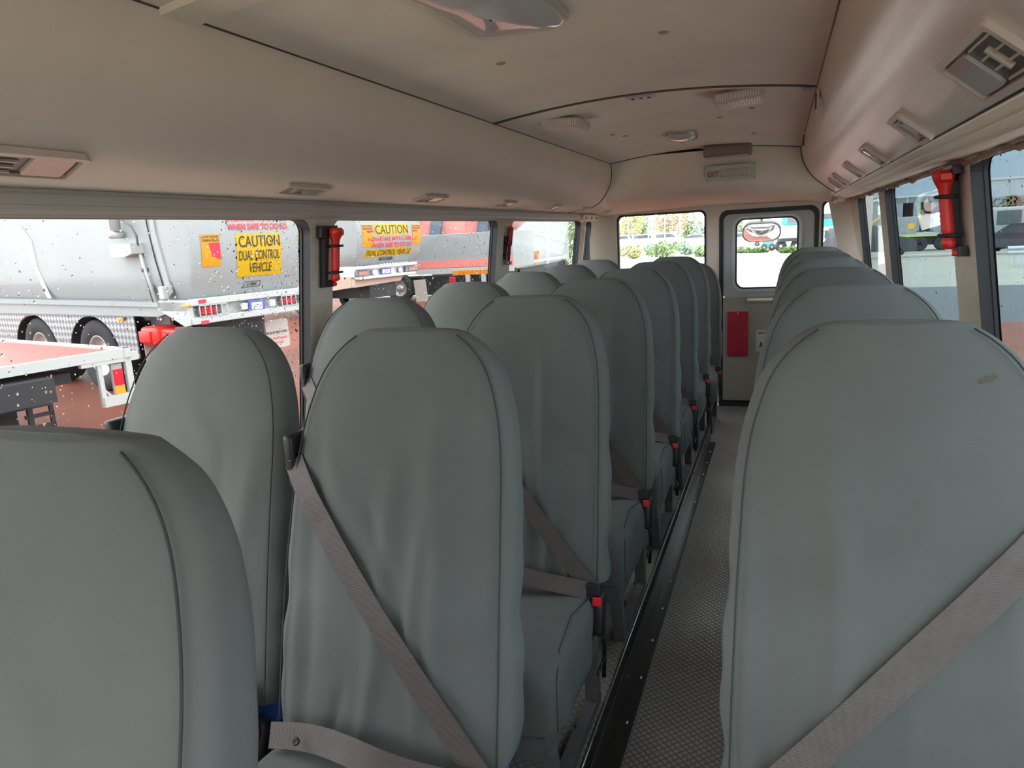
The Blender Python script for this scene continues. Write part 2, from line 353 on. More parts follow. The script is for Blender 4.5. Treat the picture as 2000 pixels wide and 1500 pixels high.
# end brackets of the rails
for nm, x, mt in (('trim_8', -1.395, PILLAR), ('trim_9', .38, PILLAR)):
    s_ = 1 if x < 0 else -1
    m = MB(); m.box((x + s_ * .01, 5.47, 1.535 if x < 0 else 1.560), (.05, .42, .055), bev=.008)
    m.mi(1)
    for q in range(3): m.box((x + s_ * .036, 5.31 + .16 * q, 1.535 if x < 0 else 1.560), (.004, .02, .018))
    m.build(nm, [CREAM, BLACKR], kind='structure')
# ceiling
XC, HW = -.482, .590
def ceilz(x): return 1.912 - .046 * ((x - XC) / HW) ** 2
m = MB(); P = [[(XC + HW * (j / 12 - 1) * 1.0, y, ceilz(XC + HW * (j / 12 - 1))) for j in range(25)] for y in (Y0, 1.15, 2.76, 5.2)]
m.grid(P); ceil = m.build('ceiling', CEIL, kind='structure')
def ceil_strip(y, wd, h): 
    P = []
    for yy, dz in ((y - wd / 2, .003), (y - wd / 2, -h), (y + wd / 2, -h), (y + wd / 2, .003)): P.append([(XC + HW * (j / 12 - 1), yy, ceilz(XC + HW * (j / 12 - 1)) + dz) for j in range(25)])
    return P
m = MB(); m.grid(ceil_strip(2.765, .022, .004), smooth=False); m.build('trim_10', mat('seam_dark', (.05, .045, .04), .6), kind='structure')
m = MB(); m.grid(ceil_strip(1.15, .085, .014), smooth=False); m.build('trim_11', CREAM, kind='structure')
for nm, S in (('trim_12', SL), ('trim_13', SR)):
    s_ = 1 if nm == 'trim_12' else -1
    m = MB(); m.tube([(x + s_ * .001, 4.86 + .05 * (1.87 - z), z) for x, z in S], .004, 6); m.build(nm, MATS['seam_dark'], kind='structure')
for nm, x0 in (('trim_14', -1.071), ('trim_15', .107)):
    m = MB(); m.tube([(x0, Y0, 1.866), (x0, 4.87, 1.866)], .003, 6); m.build(nm, MATS['seam_dark'], kind='structure')
m = MB()
for x, y in ((-.285, 1.96), (-.748, 2.01), (-.762, 3.82), (-.27, 3.55), (-.55, 4.45), (-.12, 3.3), (-.14, 4.2), (-.80, 3.7)):
    m.lathe((x, y, ceilz(x) + .001), (0, 0, -1), [(.015, 0), (.014, .003), (.008, .005), (0, .0055)], 14)
m.build('ceiling_buttons', mat('button_tan', (.34, .28, .235), .6), ceil)
m = MB(); m.grid([[(x, y, 2.02) for x in (-1.5, .58)] for y in (Y0, YR + .05)], smooth=False)
m.grid([[(-1.5, y, 2.02), (-1.47, y, 1.60)] for y in (Y0, YR + .05)], smooth=False); m.grid([[(.58, y, 2.02), (.54, y, 1.64)] for y in (Y0, YR + .05)], smooth=False)
m.build('roof', WHITE2, kind='structure', fix=False)
# rear header
HP = smoothp([(4.862, 1.895), (4.878, 1.85), (4.90, 1.79), (4.93, 1.72), (4.98, 1.668), (5.07, 1.64), (5.2, 1.628), (5.45, 1.612), (5.87, 1.575)])
m = MB(); P = []
for y, z in HP:
    row = []
    for j in range(41):
        x = -1.42 + 1.88 * j / 40; e = abs((x - XC) / .94)
        row.append((x, y - .16 * max(0, e - .62) ** 1.5, z - (.03 * e ** 2 if z < 1.8 else 0)))
    P.append(row)
m.grid(P); m.build('trim_16', CEIL, kind='structure')
m = MB(); m.tube([(XC + HW * (j / 12 - 1), 4.862, ceilz(XC + HW * (j / 12 - 1)) - .001) for j in range(25)], .004, 6); m.build('trim_17', MATS['seam_dark'], kind='structure')
# rear wall ----------------------------------------------------------
DX0, DX1, DZ1 = -.435, .255, 1.525
m = MB(); m.mi(0)
m.holed((-1.50, .93, -.475, 1.64), (-1.243, .96, -.55, 1.545), fB, 0, -.04, ri=.045, mi_rev=1)
m.holed((-.475, .001, .262, 1.64), (DX0, .02, DX1, DZ1), fB, 0, -.03, ri=.05, mi_rev=1)
m.holed((.262, .93, .56, 1.64), (.288, .96, .47, 1.56), fB, 0, -.04, ri=.04, mi_rev=1)
m.quad(fB(-1.6, 0, 0), fB(-.475, 0, 0), fB(-.475, .93, 0), fB(-1.6, .93, 0)); m.quad(fB(.262, 0, 0), fB(.6, 0, 0), fB(.6, .93, 0), fB(.262, .93, 0))
for x0, x1 in ((-1.60, -1.50), (.56, .62)): m.quad(fB(x0, .93, 0), fB(x1, .93, 0), fB(x1, 1.64, 0), fB(x0, 1.64, 0))
m.mi(2); m.quad((-1.6, YR + .05, 1.545), (.6, YR + .05, 1.56), (.6, YR + .05, 2.02), (-1.6, YR + .05, 2.02))
m.build('wall_rear', [CEIL, BLACKR, WHITE2], kind='structure', fix=False)
# rounded rear corners
m = MB(); m.grid([[(-1.42 + .17 * (1 - math.cos(t)) - .0, YR - .24 + .235 * math.sin(t), z) for t in (0, .3, .6, .9, 1.2, 1.5)] for z in (.0, 1.60)]); m.build('trim_18', PILLAR, kind='structure')
m = MB(); m.grid([[(.50 - .20 * (1 - math.cos(t)) * (0.2 + .8 * max(0, (z - .9) / .7)), YR - .65 + .64 * math.sin(t), z) for t in (0, .3, .6, .9, 1.2, 1.5)] for z in (.0, .9, 1.0, 1.1, 1.2, 1.3, 1.4, 1.5, 1.62)]); m.build('trim_19', CEIL, kind='structure')
for k, (a, b, t) in enumerate(((-1.243, -.55, 1.545), (.288, .47, 1.56))):
    WIN += 1
    m = MB(); m.prism([(a - .01, .95), (b + .01, .95), (b + .01, t + .01), (a - .01, t + .01)], fB, -.036, -.04); o = m.build('window_%d' % WIN, MATS['glass_rear'], kind='structure')
    m = MB(); m.ringsolid((a - .006, .95, b + .006, t + .006), (a + .010, .97, b - .010, t - .010), fB, .004, -.03, ro=.045, ri=.04); m.build('window_frame', BLACKR, o)
# rear emergency door
door = empty('door_1', (0, 0, 0), kind='structure')
DWI = (-.322, .935, .124, 1.462)
m = MB(); m.mi(0); m.holed((DX0 + .012, .862, DX1 - .012, DZ1 - .014), DWI, fB, .0, -.03, ro=.045, ri=.06); m.build('door_upper_panel', GREYM, door, label='light grey metal upper door panel')
m = MB(); m.ringsolid((DX0 - .012, .012, DX1 + .012, DZ1 + .012), (DX0 + .020, .045, DX1 - .020, DZ1 - .022), fB, .006, -.03, ro=.065, ri=.05); m.build('door_seal', BLACKR, door)
m = MB(); m.prism(rrect(DX0 + .02, .04, DX1 - .02, .868, .01, 3), fB, .012, -.02); m.build('door_trim_panel', mat('door_board', (.33, .30, .255), .6, var=.03), door)
m = MB(); m.ringsolid((DWI[0] - .028, DWI[1] - .028, DWI[2] + .028, DWI[3] + .022), (DWI[0] - .004, DWI[1] - .004, DWI[2] + .004, DWI[3] + .004), fB, .012, -.02, ro=.085, ri=.065); m.build('window_surround', mat('surround_grey', (.47, .50, .52), .3), door)
m = MB(); m.ringsolid((DWI[0] - .005, DWI[1] - .005, DWI[2] + .005, DWI[3] + .005), (DWI[0] + .008, DWI[1] + .008, DWI[2] - .008, DWI[3] - .008), fB, .008, -.03, ro=.065, ri=.055); m.build('window_gasket', BLACKR, door)
m = MB(); m.prism(rrect(*DWI, .06), fB, -.02, -.024); m.build('pane', MATS['glass_rear'], door)
m = MB(); m.box((-.10, YR - .030, .845), (.27, .035, .022), bev=.009, seg=3); m.build('door_handle', CREAM, door, label='cream moulded pull handle')
# floor edge strip at the door
m = MB(); m.box((-.09, YR - .03, .012), (.70, .05, .024)); m.build('baseboard_rear', BLACKR, kind='structure')
# driver end shell
m = MB(); m.quad((-1.6, Y0, -.1), (.62, Y0, -.1), (.62, Y0, .75), (-1.6, Y0, .75)); m.build('wall_front', CEIL, kind='structure')
WIN += 1
m = MB(); m.prism([(-1.55, .75), (.6, .75), (.6, 1.8), (-1.55, 1.8)], lambda u, v, d: (u, Y0 - d, v), 0, .004); m.build('window_%d' % WIN, MATS['glass_front'], kind='structure')
# ================================================================== FITTINGS
def surf_frame(S, x):  # point + tangent + inward normal on a cornice profile at x
    for (x0, z0), (x1, z1) in zip(S[:-1], S[1:]):
        if (x0 - x) * (x1 - x) <= 0 and abs(x1 - x0) > 1e-6:
            t = (x - x0) / (x1 - x0); tx, tz = x1 - x0, z1 - z0; L = math.hypot(tx, tz); tx /= L; tz /= L
            nx, nz = tz, -tx
            if nz > 0: nx, nz = -nx, -nz
            return z0 + (z1 - z0) * t, (tx, tz), (nx, nz)
def air_outlet(S, x, y, ly, lx, lens, label, group, skew=.25):
    z, (tx, tz), (nx, nz) = surf_frame(S, x)
    root = empty('air_outlet', (x, y, z), label=label, cat='air vent', group=group)
    sg = 1 if tx > 0 else -1
    def fn(u, v, d): # u along Y, v along profile, d out of surface
        return (tx * v + nx * d, u + skew * v * 1.0, tz * v + nz * d)
    m = MB(); m.ringsolid((-ly / 2, -lx / 2, ly / 2, lx / 2), (-ly / 2 + .014, -lx / 2 + .011, ly / 2 - .014, lx / 2 - .011), fn, -.004, .009, ro=.012, ri=.006, n=3); m.build('frame', VENTG, root)
    m = MB(); m.prism([(-ly / 2 + .012, -lx / 2 + .01), (ly / 2 - .012, -lx / 2 + .01), (ly / 2 - .012, lx / 2 - .01), (-ly / 2 + .012, lx / 2 - .01)], fn, -.003, .0015); m.build('recess', VENTD, root)
    n = lens; cw = (ly - .032) / n
    for i in range(n):
        c = -ly / 2 + .016 + cw * (i + .5)
        m = MB()
        if i % 2 == 0:
            for q in range(4): v = -lx / 2 + .018 + (lx - .036) * q / 3; m.prism([(c - cw * .42, v - .0016), (c + cw * .42, v - .0016), (c + cw * .42, v + .0016), (c - cw * .42, v + .0016)], fn, .001, .006)
            m.prism([(c - .004, -lx * .2), (c + .004, -lx * .2), (c + .004, lx * .2), (c - .004, lx * .2)], fn, .001, .009)
            m.build('louvre', VENTG, root)
        else:
            m.prism(rrect(c - cw * .4, -lx / 2 + .015, c + cw * .4, lx / 2 - .015, .008, 4), fn, .001, .007); m.build('lamp_lens', LENS, root)
    return root
ord_ = ['second', 'third', 'fourth', 'fifth', 'sixth']
GA = 'air vents under the left cornice'
air_outlet(SL, -1.215, .80, .42, .105, 4, 'large four cell cream air vent nearest the camera above the left window', GA)
for i, (y, ly) in enumerate(((1.72, .20), (2.505, .20), (3.30, .19), (4.09, .18), (4.75, .16))):
    air_outlet(SL, -1.245, y, ly, .075, 2, 'small cream air vent above left windows, %s vent counted from the camera' % ord_[i], GA)
air_outlet(SL, -1.25, 5.55, .12, .06, 1, 'tiny cream air vent in rear left corner beside the rear window', GA)
GB = 'air vents under the right cornice'
air_outlet(SR, .262, 1.20, .28, .10, 2, 'large cream air vent at top right corner of the picture', GB, skew=0)
for i, (y, lx) in enumerate(((1.88, .095), (2.56, .095), (3.24, .095), (3.92, .095), (4.28, .09))):
    air_outlet(SR, .268, y, .13, lx, 2, 'small grey air vent above right windows, %s vent counted from the camera' % ord_[i], GB, skew=0)
# dome lights
def dome_light(x, y, lx, ly, label, rz=0):
    z = ceilz(x); root = empty('ceiling_light', (x, y, z), rz, label=label, cat='ceiling light', group='ceiling lights')
    m = MB(); P = []
    for s, h in ((1, 0.002), (1, -.010), (.94, -.020)): P.append([(s * u, s * v, h) for u, v in rrect(-lx / 2, -ly / 2, lx / 2, ly / 2, .045, 5)])
    m.grid(P, close_u=True); m.build('housing', mat('lamp_housing', (.33, .32, .31), .2, spec=.7, coat=.5), root)
    m = MB(); P = []
    for s, h in ((.94, -.020), (.86, -.031), (.6, -.040), (.3, -.044), (.02, -.045)): P.append([(s * u, s * v, h) for u, v in rrect(-lx / 2, -ly / 2, lx / 2, ly / 2, .045, 5)])
    m.grid(P, close_u=True); m.build('diffuser', LENS, root)
dome_light(-.575, 1.50, .24, .44, 'large glossy grey ceiling light cut by the top edge of the picture', 0)
dome_light(-.495, 4.02, .15, .24, 'small glossy ceiling light near the rear header')
# speakers / grilles
def speaker(x, y, label):
    z = ceilz(x); root = empty('ceiling_speaker', (x, y, z), label=label, cat='speaker', group='slatted ceiling speakers')
    root.rotation_euler = (0, -.092 * (x - XC) / HW * 1.6, 0); root.scale = (.8, .7, .8)
    m = MB(); m.box((0, 0, -.022), (.225, .27, .048), bev=.018, seg=4); m.build('housing', SPK, root)
    for i in range(17):
        m = MB(); xx = -.088 + .011 * i; m.box((xx, -.01, -.046), (.0055, .21, .006)); m.box((xx, -.136, -.024), (.0055, .006, .028)); m.build('slat', mat('slat_light', (.75, .70, .64), .3), root)
speaker(-.86, 3.05, 'slatted box speaker on the ceiling nearer the left cornice')
speaker(-.155, 2.93, 'slatted box speaker on the ceiling nearer the right cornice')
root = empty('switch_plate', (-.50, 2.83, ceilz(-.5)), label='small white switch plate with three dark holes on ceiling seam', cat='switch plate')
m = MB(); m.box((0, 0, -.003), (.105, .045, .008), bev=.003); m.build('plate', WHITE2, root)
for q in (-.03, 0, .03): m = MB(); m.lathe((q, -.002, -.007), (0, 0, -1), [(.007, 0), (.006, .003), (0, .003)], 10); m.build('hole', BLACKR, root)
root = empty('bracket', (.075, 2.79, 1.867), label='tiny white clip at the right end of ceiling seam', cat='clip'); m = MB(); m.box((0, 0, -.004), (.035, .03, .012), bev=.004); m.build('clip', WHITE2, root)
for (y, z) in ((2.65, 1.80), (4.05, 1.82)):
    root = empty('latch', (.106, y, z), label='narrow metal latch on right cornice, %s' % ('nearer the camera' if y < 3 else 'nearer the rear header'), cat='latch')
    m = MB(); m.box((-.001, 0, 0), (.008, .06 if y < 3 else .02, .07), bev=.002); m.build('plate', VENTG, root)
    m = MB(); m.box((-.006, 0, 0), (.006, .02, .05)); m.build('slot', BLACKR, root)
# box above the exit sign
root = empty('header_box', (-.315, 4.77, 1.893), label='rounded brown box hanging from ceiling above the exit sign', cat='box')
m = MB(); m.box((0, -.01, -.022), (.285, .10, .075), bev=.02, seg=4); m.build('housing', mat('box_brown', (.21, .18, .16), .5), root)
m = MB(); m.box((0, -.03, -.058), (.255, .06, .012), bev=.006, seg=3); m.build('lower_lip', mat('lip_light', (.5, .42, .38), .35), root)
for s_ in (-1, 1): m = MB(); m.box((s_ * .15, -.01, .013), (.03, .03, .014), bev=.004); m.build('mounting_tab', SPK, root)
# exit sign on header face
p0, p1 = Vector((0, 4.880, 1.806)), Vector((0, 4.933, 1.704)); up = (p0 - p1).normalized(); nrm = Vector((0, -up.z, up.y))
cen = (p0 + p1) / 2 + nrm * .012
root = empty('exit_sign', tuple(Vector((-.305, 0, 0)) + cen), label='pale green sign reading EXIT with red bus plan diagram', cat='sign')
SA = math.radians(0)
def fS(u, v, d): return tuple(Vector((u, 0, 0)) + up * (v + .0 * u) + nrm * d)
m = MB(); m.prism(rrect(-.152, -.051, .152, .051, .008, 3), fS, -.004, .0); m.build('plate', SIGNM, root)
m = MB(); text_on(m, 'EXIT', fS, -.106, -.002, .068, .038, .0012, bold=.012); m.build('lettering', SIGNR, root)
m = MB()
def outl(mb, fn, u0, v0, u1, v1, t, d=.0012, r=.003): mb.ringsolid((u0, v0, u1, v1), (u0 + t, v0 + t, u1 - t, v1 - t), fn, d - .0002, d, ro=r, ri=max(.0005, r - t), n=3)
outl(m, fS, -.066, -.026, .128, .026, .0016); outl(m, fS, -.062, -.020, -.038, .020, .0012)
for v0, v1 in ((-.020, -.004), (.006, .020)): outl(m, fS, -.030, v0, .105, v1, .001, r=.0012)
for u in (-.02, .0, .02, .04, .06, .08): m.prism([(u, -.02), (u + .001, -.02), (u + .001, -.004), (u, -.004)], fS, .001, .0012); m.prism([(u, .006), (u + .001, .006), (u + .001, .02), (u, .02)], fS, .001, .0012)
text_on(m, 'D', fS, -.05, .008, .008, .008, .0012)
for u, v, rr_ in ((.035, .036, 0), (.062, .036, 0), (.04, -.036, 1), (.142, 0, 2)):
    a = .004; P = [(u - a, v + a), (u + a, v + a), (u, v - a)] if rr_ == 0 else [(u - a, v - a), (u + a, v - a), (u, v + a)] if rr_ == 1 else [(u + a, v - a), (u + a, v + a), (u - a, v)]
    m.prism(P, fS, .001, .0012)
m.build('bus_diagram', SIGNR, root)
for u in (-.144, 0, .144):
    for v in (-.043, .043): m = MB(); c_ = fS(u, v, 0); m.lathe(c_, nrm, [(.0032, 0), (.0028, .0018), (0, .002)], 8); m.build('rivet', FRAME, root)
# red board on door
root = empty('red_board', (-.302, YR - .02, .58), label='dusty red rectangular board hung on the rear door', cat='board')
m = MB(); m.box((0, 0, 0), (.158, .022, .352), bev=.004); m.build('panel', REDB, root)
m = MB(); m.box((0, -.012, .168), (.006, .006, .02)); m.build('hook', STEEL, root)
# emergency label
root = empty('emergency_label', (-.088, YR - .014, .525), label='pale sign reading EMERGENCY on rear door, half hidden by the right seats', cat='sign')
def fE(u, v, d): return (u, -d, v)
m = MB(); m.prism(rrect(-.075, -.085, .075, .085, .005, 3), fE, -.001, .003); m.build('plate', SIGNM, root)
m = MB(); text_on(m, 'EMERGENCY', fE, 0, .062, .135, .024, .004, bold=.01); m.build('lettering', RINK, root)
m = MB(); outl(m, fE, -.065, -.07, .065, .035, .002, d=.004); m.prism([(-.055, -.05), (-.03, -.05), (-.03, -.02), (-.042, -.005)], fE, .0035, .004); m.build('pictogram', mat('picto_brown', (.12, .05, .03), .6), root)
# --- emergency hammers / torches
def torch(fn, label, flip=1, sc_=1.07):
    """fn(u along bus, v up, d inward) ; flip=+1 torch head towards rear side"""
    root = empty('emergency_torch', fn(0, 0, 0), label=label, cat='torch', group='red torches in black holders on the window pillars')
    o = Vector(fn(0, 0, 0)); g = lambda u, v, d: tuple(Vector(fn(u, v, d)) - o)
    s = flip; root.scale = (sc_,) * 3
    m = MB()
    m.prism([(-s * .045, .0), (s * .04, .0), (s * .04, -.018), (s * .005, -.02), (-s * .005, -.03), (-s * .010, -.165), (s * .030, -.165), (s * .030, -.186), (-s * .028, -.186), (-s * .03, -.040), (-s * .045, -.035)][::s], g, .004, .022); m.build('holder', BLACKP, root)
    # torch body: head + ribbed handle
    c = s * .012; rows = []
    prof = [(-.008, .020), (-.014, .023), (-.020, .024), (-.030, .021), (-.045, .014), (-.060, .012)]
    z = -.066; k = 0
    while z > -.140: prof.append((z, .0145 if k % 2 else .0128)); z -= .005; k += 1
    prof += [(-.146, .012), (-.150, .014), (-.158, .016), (-.166, .014), (-.170, .006)]
    for v, r in prof: rows.append([g(c + r * math.cos(t * PI / 8), v, .034 + r * .9 * math.sin(t * PI / 8)) for t in range(16)])
    m = MB(); m.grid(rows, close_u=True); m.add(rows[0], [tuple(range(16))]); m.add(rows[-1], [tuple(range(16))]); m.build('torch_body', RED, root)
    m = MB(); m.prism([(c + s * .02, -.010), (c + s * .030, -.016), (c + s * .030, -.028), (c + s * .018, -.034)][::s], g, .024, .044); m.build('hammer_head', RED, root)
    m = MB(); m.cyl(g(c - s * .006, -.020, .05), g(c - s * .026, -.020, .042), .005, 10, .0005); m.build('spike', STEEL, root)
    for v in (-.062, -.142):
        m = MB(); m.ringsolid((c - .019, v - .0045, c + .022, v + .0045), (c - .018, v - .0035, c + .019, v + .0035), g, 0.02, .050, ro=.001, ri=.0008, n=1) if False else m.tube([g(c - .020, v, .014), g(c - .019, v, .040), g(c - .008, v, .050), g(c + .008, v, .050), g(c + .018, v, .042), g(c + .026, v, .042)], .0042, 6); m.build('clip', BLACKP, root)
    m = MB(); m.cyl(g(s * .020, -.178, .018), g(s * .020, -.178, .030), .007, 10); m.build('button', RED, root)
torch(lambda u, v, d: fL(2.03 + u * 1.0, 1.492 + v, d), 'red torch in black holder on left pillar between first and second window')
torch(lambda u, v, d: fR(2.30 + u * 1.0, 1.545 + v, d), 'red torch in black holder on the right window pillar', flip=-1, sc_=1.3)
def slim_hammer(fn, label):
    o = Vector(fn(0, 0, 0)); g = lambda u, v, d: tuple(Vector(fn(u, v, d)) - o)
    root = empty('emergency_hammer', fn(0, 0, 0), label=label, cat='hammer')
    m = MB(); m.prism([(-.024, -.055), (-.004, -.055), (-.004, -.185), (-.024, -.185)], g, .003, .016)
    for v in (-.085, -.15): m.prism([(-.024, v), (.02, v), (.02, v - .010), (-.024, v - .010)], g, .003, .030)
    m.build('holder', BLACKP, root)
    m = MB(); m.tube([g(.004, v, .026) for v in (-.004, -.008, -.016, -.06, -.10, -.115, -.19)], [.004, .012, .016, .015, .014, .009, .008], 14); m.build('handle', DRED, root)
    m = MB(); m.tube([g(.004, -.004 - q * .004, .026) for q in range(4)], [.003, .012, .0165, .0165], 14); m.build('cap', RED, root)
    m = MB(); m.cyl(g(-.022, -.200, .026), g(.028, -.200, .026), .0125, 16); m.build('head', mat('head_grey', (.35, .25, .25), .3, metal=.6), root)
slim_hammer(lambda u, v, d: fL(3.72 + u, 1.487 + v, d), 'slim dark red hammer clipped to left pillar between second and third window')
# ================================================================== SEATS
def superring(hw, th, n=5.0, N=120):
    t = np.linspace(0, 2 * PI, 721); x = hw * np.sign(np.cos(t)) * np.abs(np.cos(t)) ** (2 / n); y = th * np.sign(np.sin(t)) * np.abs(np.sin(t)) ** (2 / n)
    s = np.r_[0, np.cumsum(np.hypot(np.diff(x), np.diff(y)))]; q = np.linspace(0, s[-1], N, endpoint=False)
    return np.interp(q, s, x), np.interp(q, s, y)
HWK = ([.40, .55, .75, .90, .955, 1.0, 1.05, 1.085, 1.115, 1.135, 1.146, 1.153, 1.157, 1.160],
       [.249, .248, .243, .236, .230, .221, .205, .188, .163, .138, .118, .104, .09, .05])
THK = ([.40, .60, .90, 1.05, 1.115, 1.146, 1.153, 1.160], [.066, .064, .054, .048, .042, .032, .022, .004])
_zz = np.linspace(.36, 1.16, 321); _hh = np.interp(_zz, *HWK); _ker = np.hanning(27)[1:-1]; _ker /= _ker.sum()
_hs = np.convolve(np.pad(_hh, 12, mode='edge'), _ker, 'valid'); _bl = np.clip((_zz - 1.125) / .02, 0, 1); _hh = _hs * (1 - _bl) + _hh * _bl
def hwz(z): return float(np.interp(z, _zz, _hh))
def thz(z): return float(np.interp(z, *THK))
def yf(z): t = (z - .42) / .735; return .225 * t + .018 * math.sin(PI * min(max(t, 0), 1)) * -1
def make_wrinkles(seed):
    r = random.Random(seed); W = []
    for _ in range(5):     # long vertical folds
        x = r.uniform(-.18, .18); z0 = r.uniform(.38, .65); W.append(((x, z0), (x + r.uniform(-.03, .03), z0 + r.uniform(.25, .5)), r.uniform(.014, .032), r.uniform(.006, .012) * r.choice((1, -1, 1))))
    for _ in range(6):     # folds gathering at the hem
        x = r.uniform(-.2, .2); W.append(((x, .38), (x + r.uniform(-.04, .04), r.uniform(.5, .66)), r.uniform(.009, .015), r.uniform(.005, .010) * r.choice((1, -1))))
    for _ in range(3):
        x = r.uniform(-.17, .12); z = r.uniform(.75, 1.0); W.append(((x, z), (x + r.uniform(.05, .12), z - r.uniform(.06, .16)), r.uniform(.012, .022), r.uniform(.004, .009) * r.choice((1, -1))))
    return W
def wr(W, x, z):
    d = 0
    for (x0, z0), (x1, z1), wd, a in W:
        L2 = (x1 - x0) ** 2 + (z1 - z0) ** 2; t = max(0, min(1, ((x - x0) * (x1 - x0) + (z - z0) * (z1 - z0)) / L2)); q = math.hypot(x - x0 - t * (x1 - x0), z - z0 - t * (z1 - z0))
        e = 1 - abs(2 * t - 1) ** 3 * .6; d += a * math.exp(-(q / wd) ** 2) * e
    return d
def build_seat(seed, mir=1, belt_mat=BELT, name='bus_seat', bw=.046):
    W = make_wrinkles(seed); r = random.Random(seed + 50)
    root = empty(name)
    def X(p): return (p[0] * mir, p[1], p[2])
    # backrest cover
    zs = list(np.linspace(.40, 1.0, 46)) + list(np.linspace(1.01, 1.14, 18)) + [1.146, 1.150, 1.153, 1.156, 1.158, 1.160]
    rows = []; ph = r.uniform(0, 6)
    for z in zs:
        hw, th = hwz(z), thz(z); x, y = superring(hw, th, float(np.interp(z, [.98, 1.14], [4.2, 3])))
        yc = yf(z) + th; row = []
        hem = max(0, (.47 - z) / .07)
        for a, b in zip(x, y):
            front = max(0, -b / th) ** .5 if th > .01 else 0; edge = 1 - min(1, max(0, abs(a) / hw)) ** 6
            dy = -wr(W, a, z) * front * edge - front * .012 * (1 - (a / hw) ** 2)
            sx = a + (.004 * math.sin(z * 22 + ph) + .003 * math.sin(z * 47 + ph * 2)) * (1 if a > 0 else -1) * (abs(a) / hw) ** 4 * min(1, max(0, (.98 - z) * 2.5))
            row.append(X((sx, yc + b + dy, z + .004 * hem * math.sin(a * 40 + ph))))
        rows.append(row)
    m = MB(); m.grid(rows, close_u=True); m.add(rows[0], [tuple(range(len(rows[0])))]); m.add(rows[-1], [tuple(range(len(rows[-1])))], smooth=True); back = m.build('backrest_cover', COVER, root)
    # seams where front panel meets the side band
    for s in (-1, 1):
        pts = []
        for z in np.linspace(.41, 1.146, 60):
            hw, th = hwz(z), thz(z); xs = s * (hw * .93); pts.append(X((xs, yf(z) + th * .03 + .0 + .004 - .012 * (1 - .93 ** 2), z)))
        m = MB(); m.tube(pts, .0017, 5); m.build('seam', SEAM, back)
    # belt surface function
    def fy(x, z):
        hw, th = hwz(z), thz(z); e = abs(x) / hw
        return yf(z) + th * (1 - max(0, 1 - min(1, e) ** 4.2) ** (1 / 4.2)) - wr(W, x, z) * .8 - .012 * (1 - min(1, e) ** 2) - .007
    def strip(pts, nrm, wd, nm, par):
        rows = []
        pts = [Vector(p) for p in pts]
        for i, p in enumerate(pts):
            t = (pts[min(i + 1, len(pts) - 1)] - pts[max(0, i - 1)]).normalized(); n_ = Vector(nrm[i]) if isinstance(nrm, list) else Vector(nrm); s_ = t.cross(n_).normalized(); n2 = s_.cross(t).normalized() * .0009
            h = s_ * wd / 2; rows.append([X(q) for q in (p - h + n2, p + n2 * .4, p + h + n2, p + h - n2, p - n2 * 1.6, p - h - n2)])
        m = MB(); m.grid(rows, close_u=True, smooth=False); m.add(rows[0], [tuple(range(6))]); m.add(rows[-1], [tuple(range(6))]); m.build(nm, belt_mat, par)
    g0, g1 = (-.232, .905), (.215, .405)
    pts = []
    for i in range(25):
        t = i / 24; x = g0[0] + (g1[0] - g0[0]) * t; z = g0[1] + (g1[1] - g0[1]) * t + .006 * math.sin(PI * t)
        yy = min(fy(x, z), fy(x * .97, z)) if t > .03 else fy(x, z) + .012
        pts.append((x, yy - .004 - .012 * max(0, t - .8) * 5, z))
    # smooth y
    ys = [p[1] for p in pts]
    for _ in range(5): ys = [ys[0]] + [min(ys[i], (ys[i - 1] + ys[i] * 2 + ys[i + 1]) / 4) for i in range(1, 24)] + [ys[-1]]
    for _ in range(10): ys = [ys[0]] + [(ys[i - 1] + ys[i] + ys[i + 1]) / 3 for i in range(1, 24)] + [ys[-1]]
    pts = [(p[0], y - .003 - .016 * max(0, 1 - i_ / 5), p[2]) for i_, (p, y) in enumerate(zip(pts, ys))]
    belt = empty('seat_belt'); belt.parent = root
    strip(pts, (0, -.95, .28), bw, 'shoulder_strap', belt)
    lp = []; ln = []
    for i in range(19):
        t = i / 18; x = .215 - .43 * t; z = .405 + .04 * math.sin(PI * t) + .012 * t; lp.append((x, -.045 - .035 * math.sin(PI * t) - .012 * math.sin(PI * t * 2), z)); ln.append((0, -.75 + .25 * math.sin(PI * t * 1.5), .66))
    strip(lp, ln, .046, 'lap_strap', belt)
    m = MB(); m.lathe(X((-.13, -.072, .442)), (0, -.8, .6), [(.007, 0), (.0075, .003), (.005, .005), (.003, .003), (0, .003)], 14); m.build('stud', BLACKP, belt)
    m = MB(); m.box(X((-.238, fy(-.2, .91) + .035, .915)), (.022, .075, .085), bev=.008, seg=3); m.box(X((-.236, fy(-.2, .91) + .012, .88)), (.014, .03, .06), bev=.004); m.build('belt_guide', BLACKP, belt)
    m = MB(); m.tube([X((-.243, .16, .88)), X((-.247, .11, .6)), X((-.247, .06, .30))], .004, 6); m.build('retractor_strap', BLACKP, belt)
    # buckle
    bk = MB(); R = Matrix.Rotation(math.radians(-12), 3, 'X'); bk.box(X((.243, -.035, .335)), (.034, .032, .115), rot=R, bev=.009, seg=3); b_ = bk.build('buckle', BLACKP, belt)
    m = MB(); m.box(X((.243, -.051, .378)), (.024, .010, .024), rot=R, bev=.003); m.build('release_button', BUCK, b_)
    m = MB(); m.box(X((.232, -.040, .405)), (.04, .014, .034), rot=R, bev=.005); m.box(X((.243, -.04, .39)), (.02, .008, .03), rot=R, bev=.002); m.build('tongue', BLACKP, belt)
    m = MB(); m.tube([X((.245, -.02, .29)), X((.247, 0, .22)), X((.24, .01, .12))], .006, 8); m.tube([X((.247, -.005, .19)), X((.249, -.09, .19))], .004, 6); m.build('buckle_stalk', BLACKP, belt)
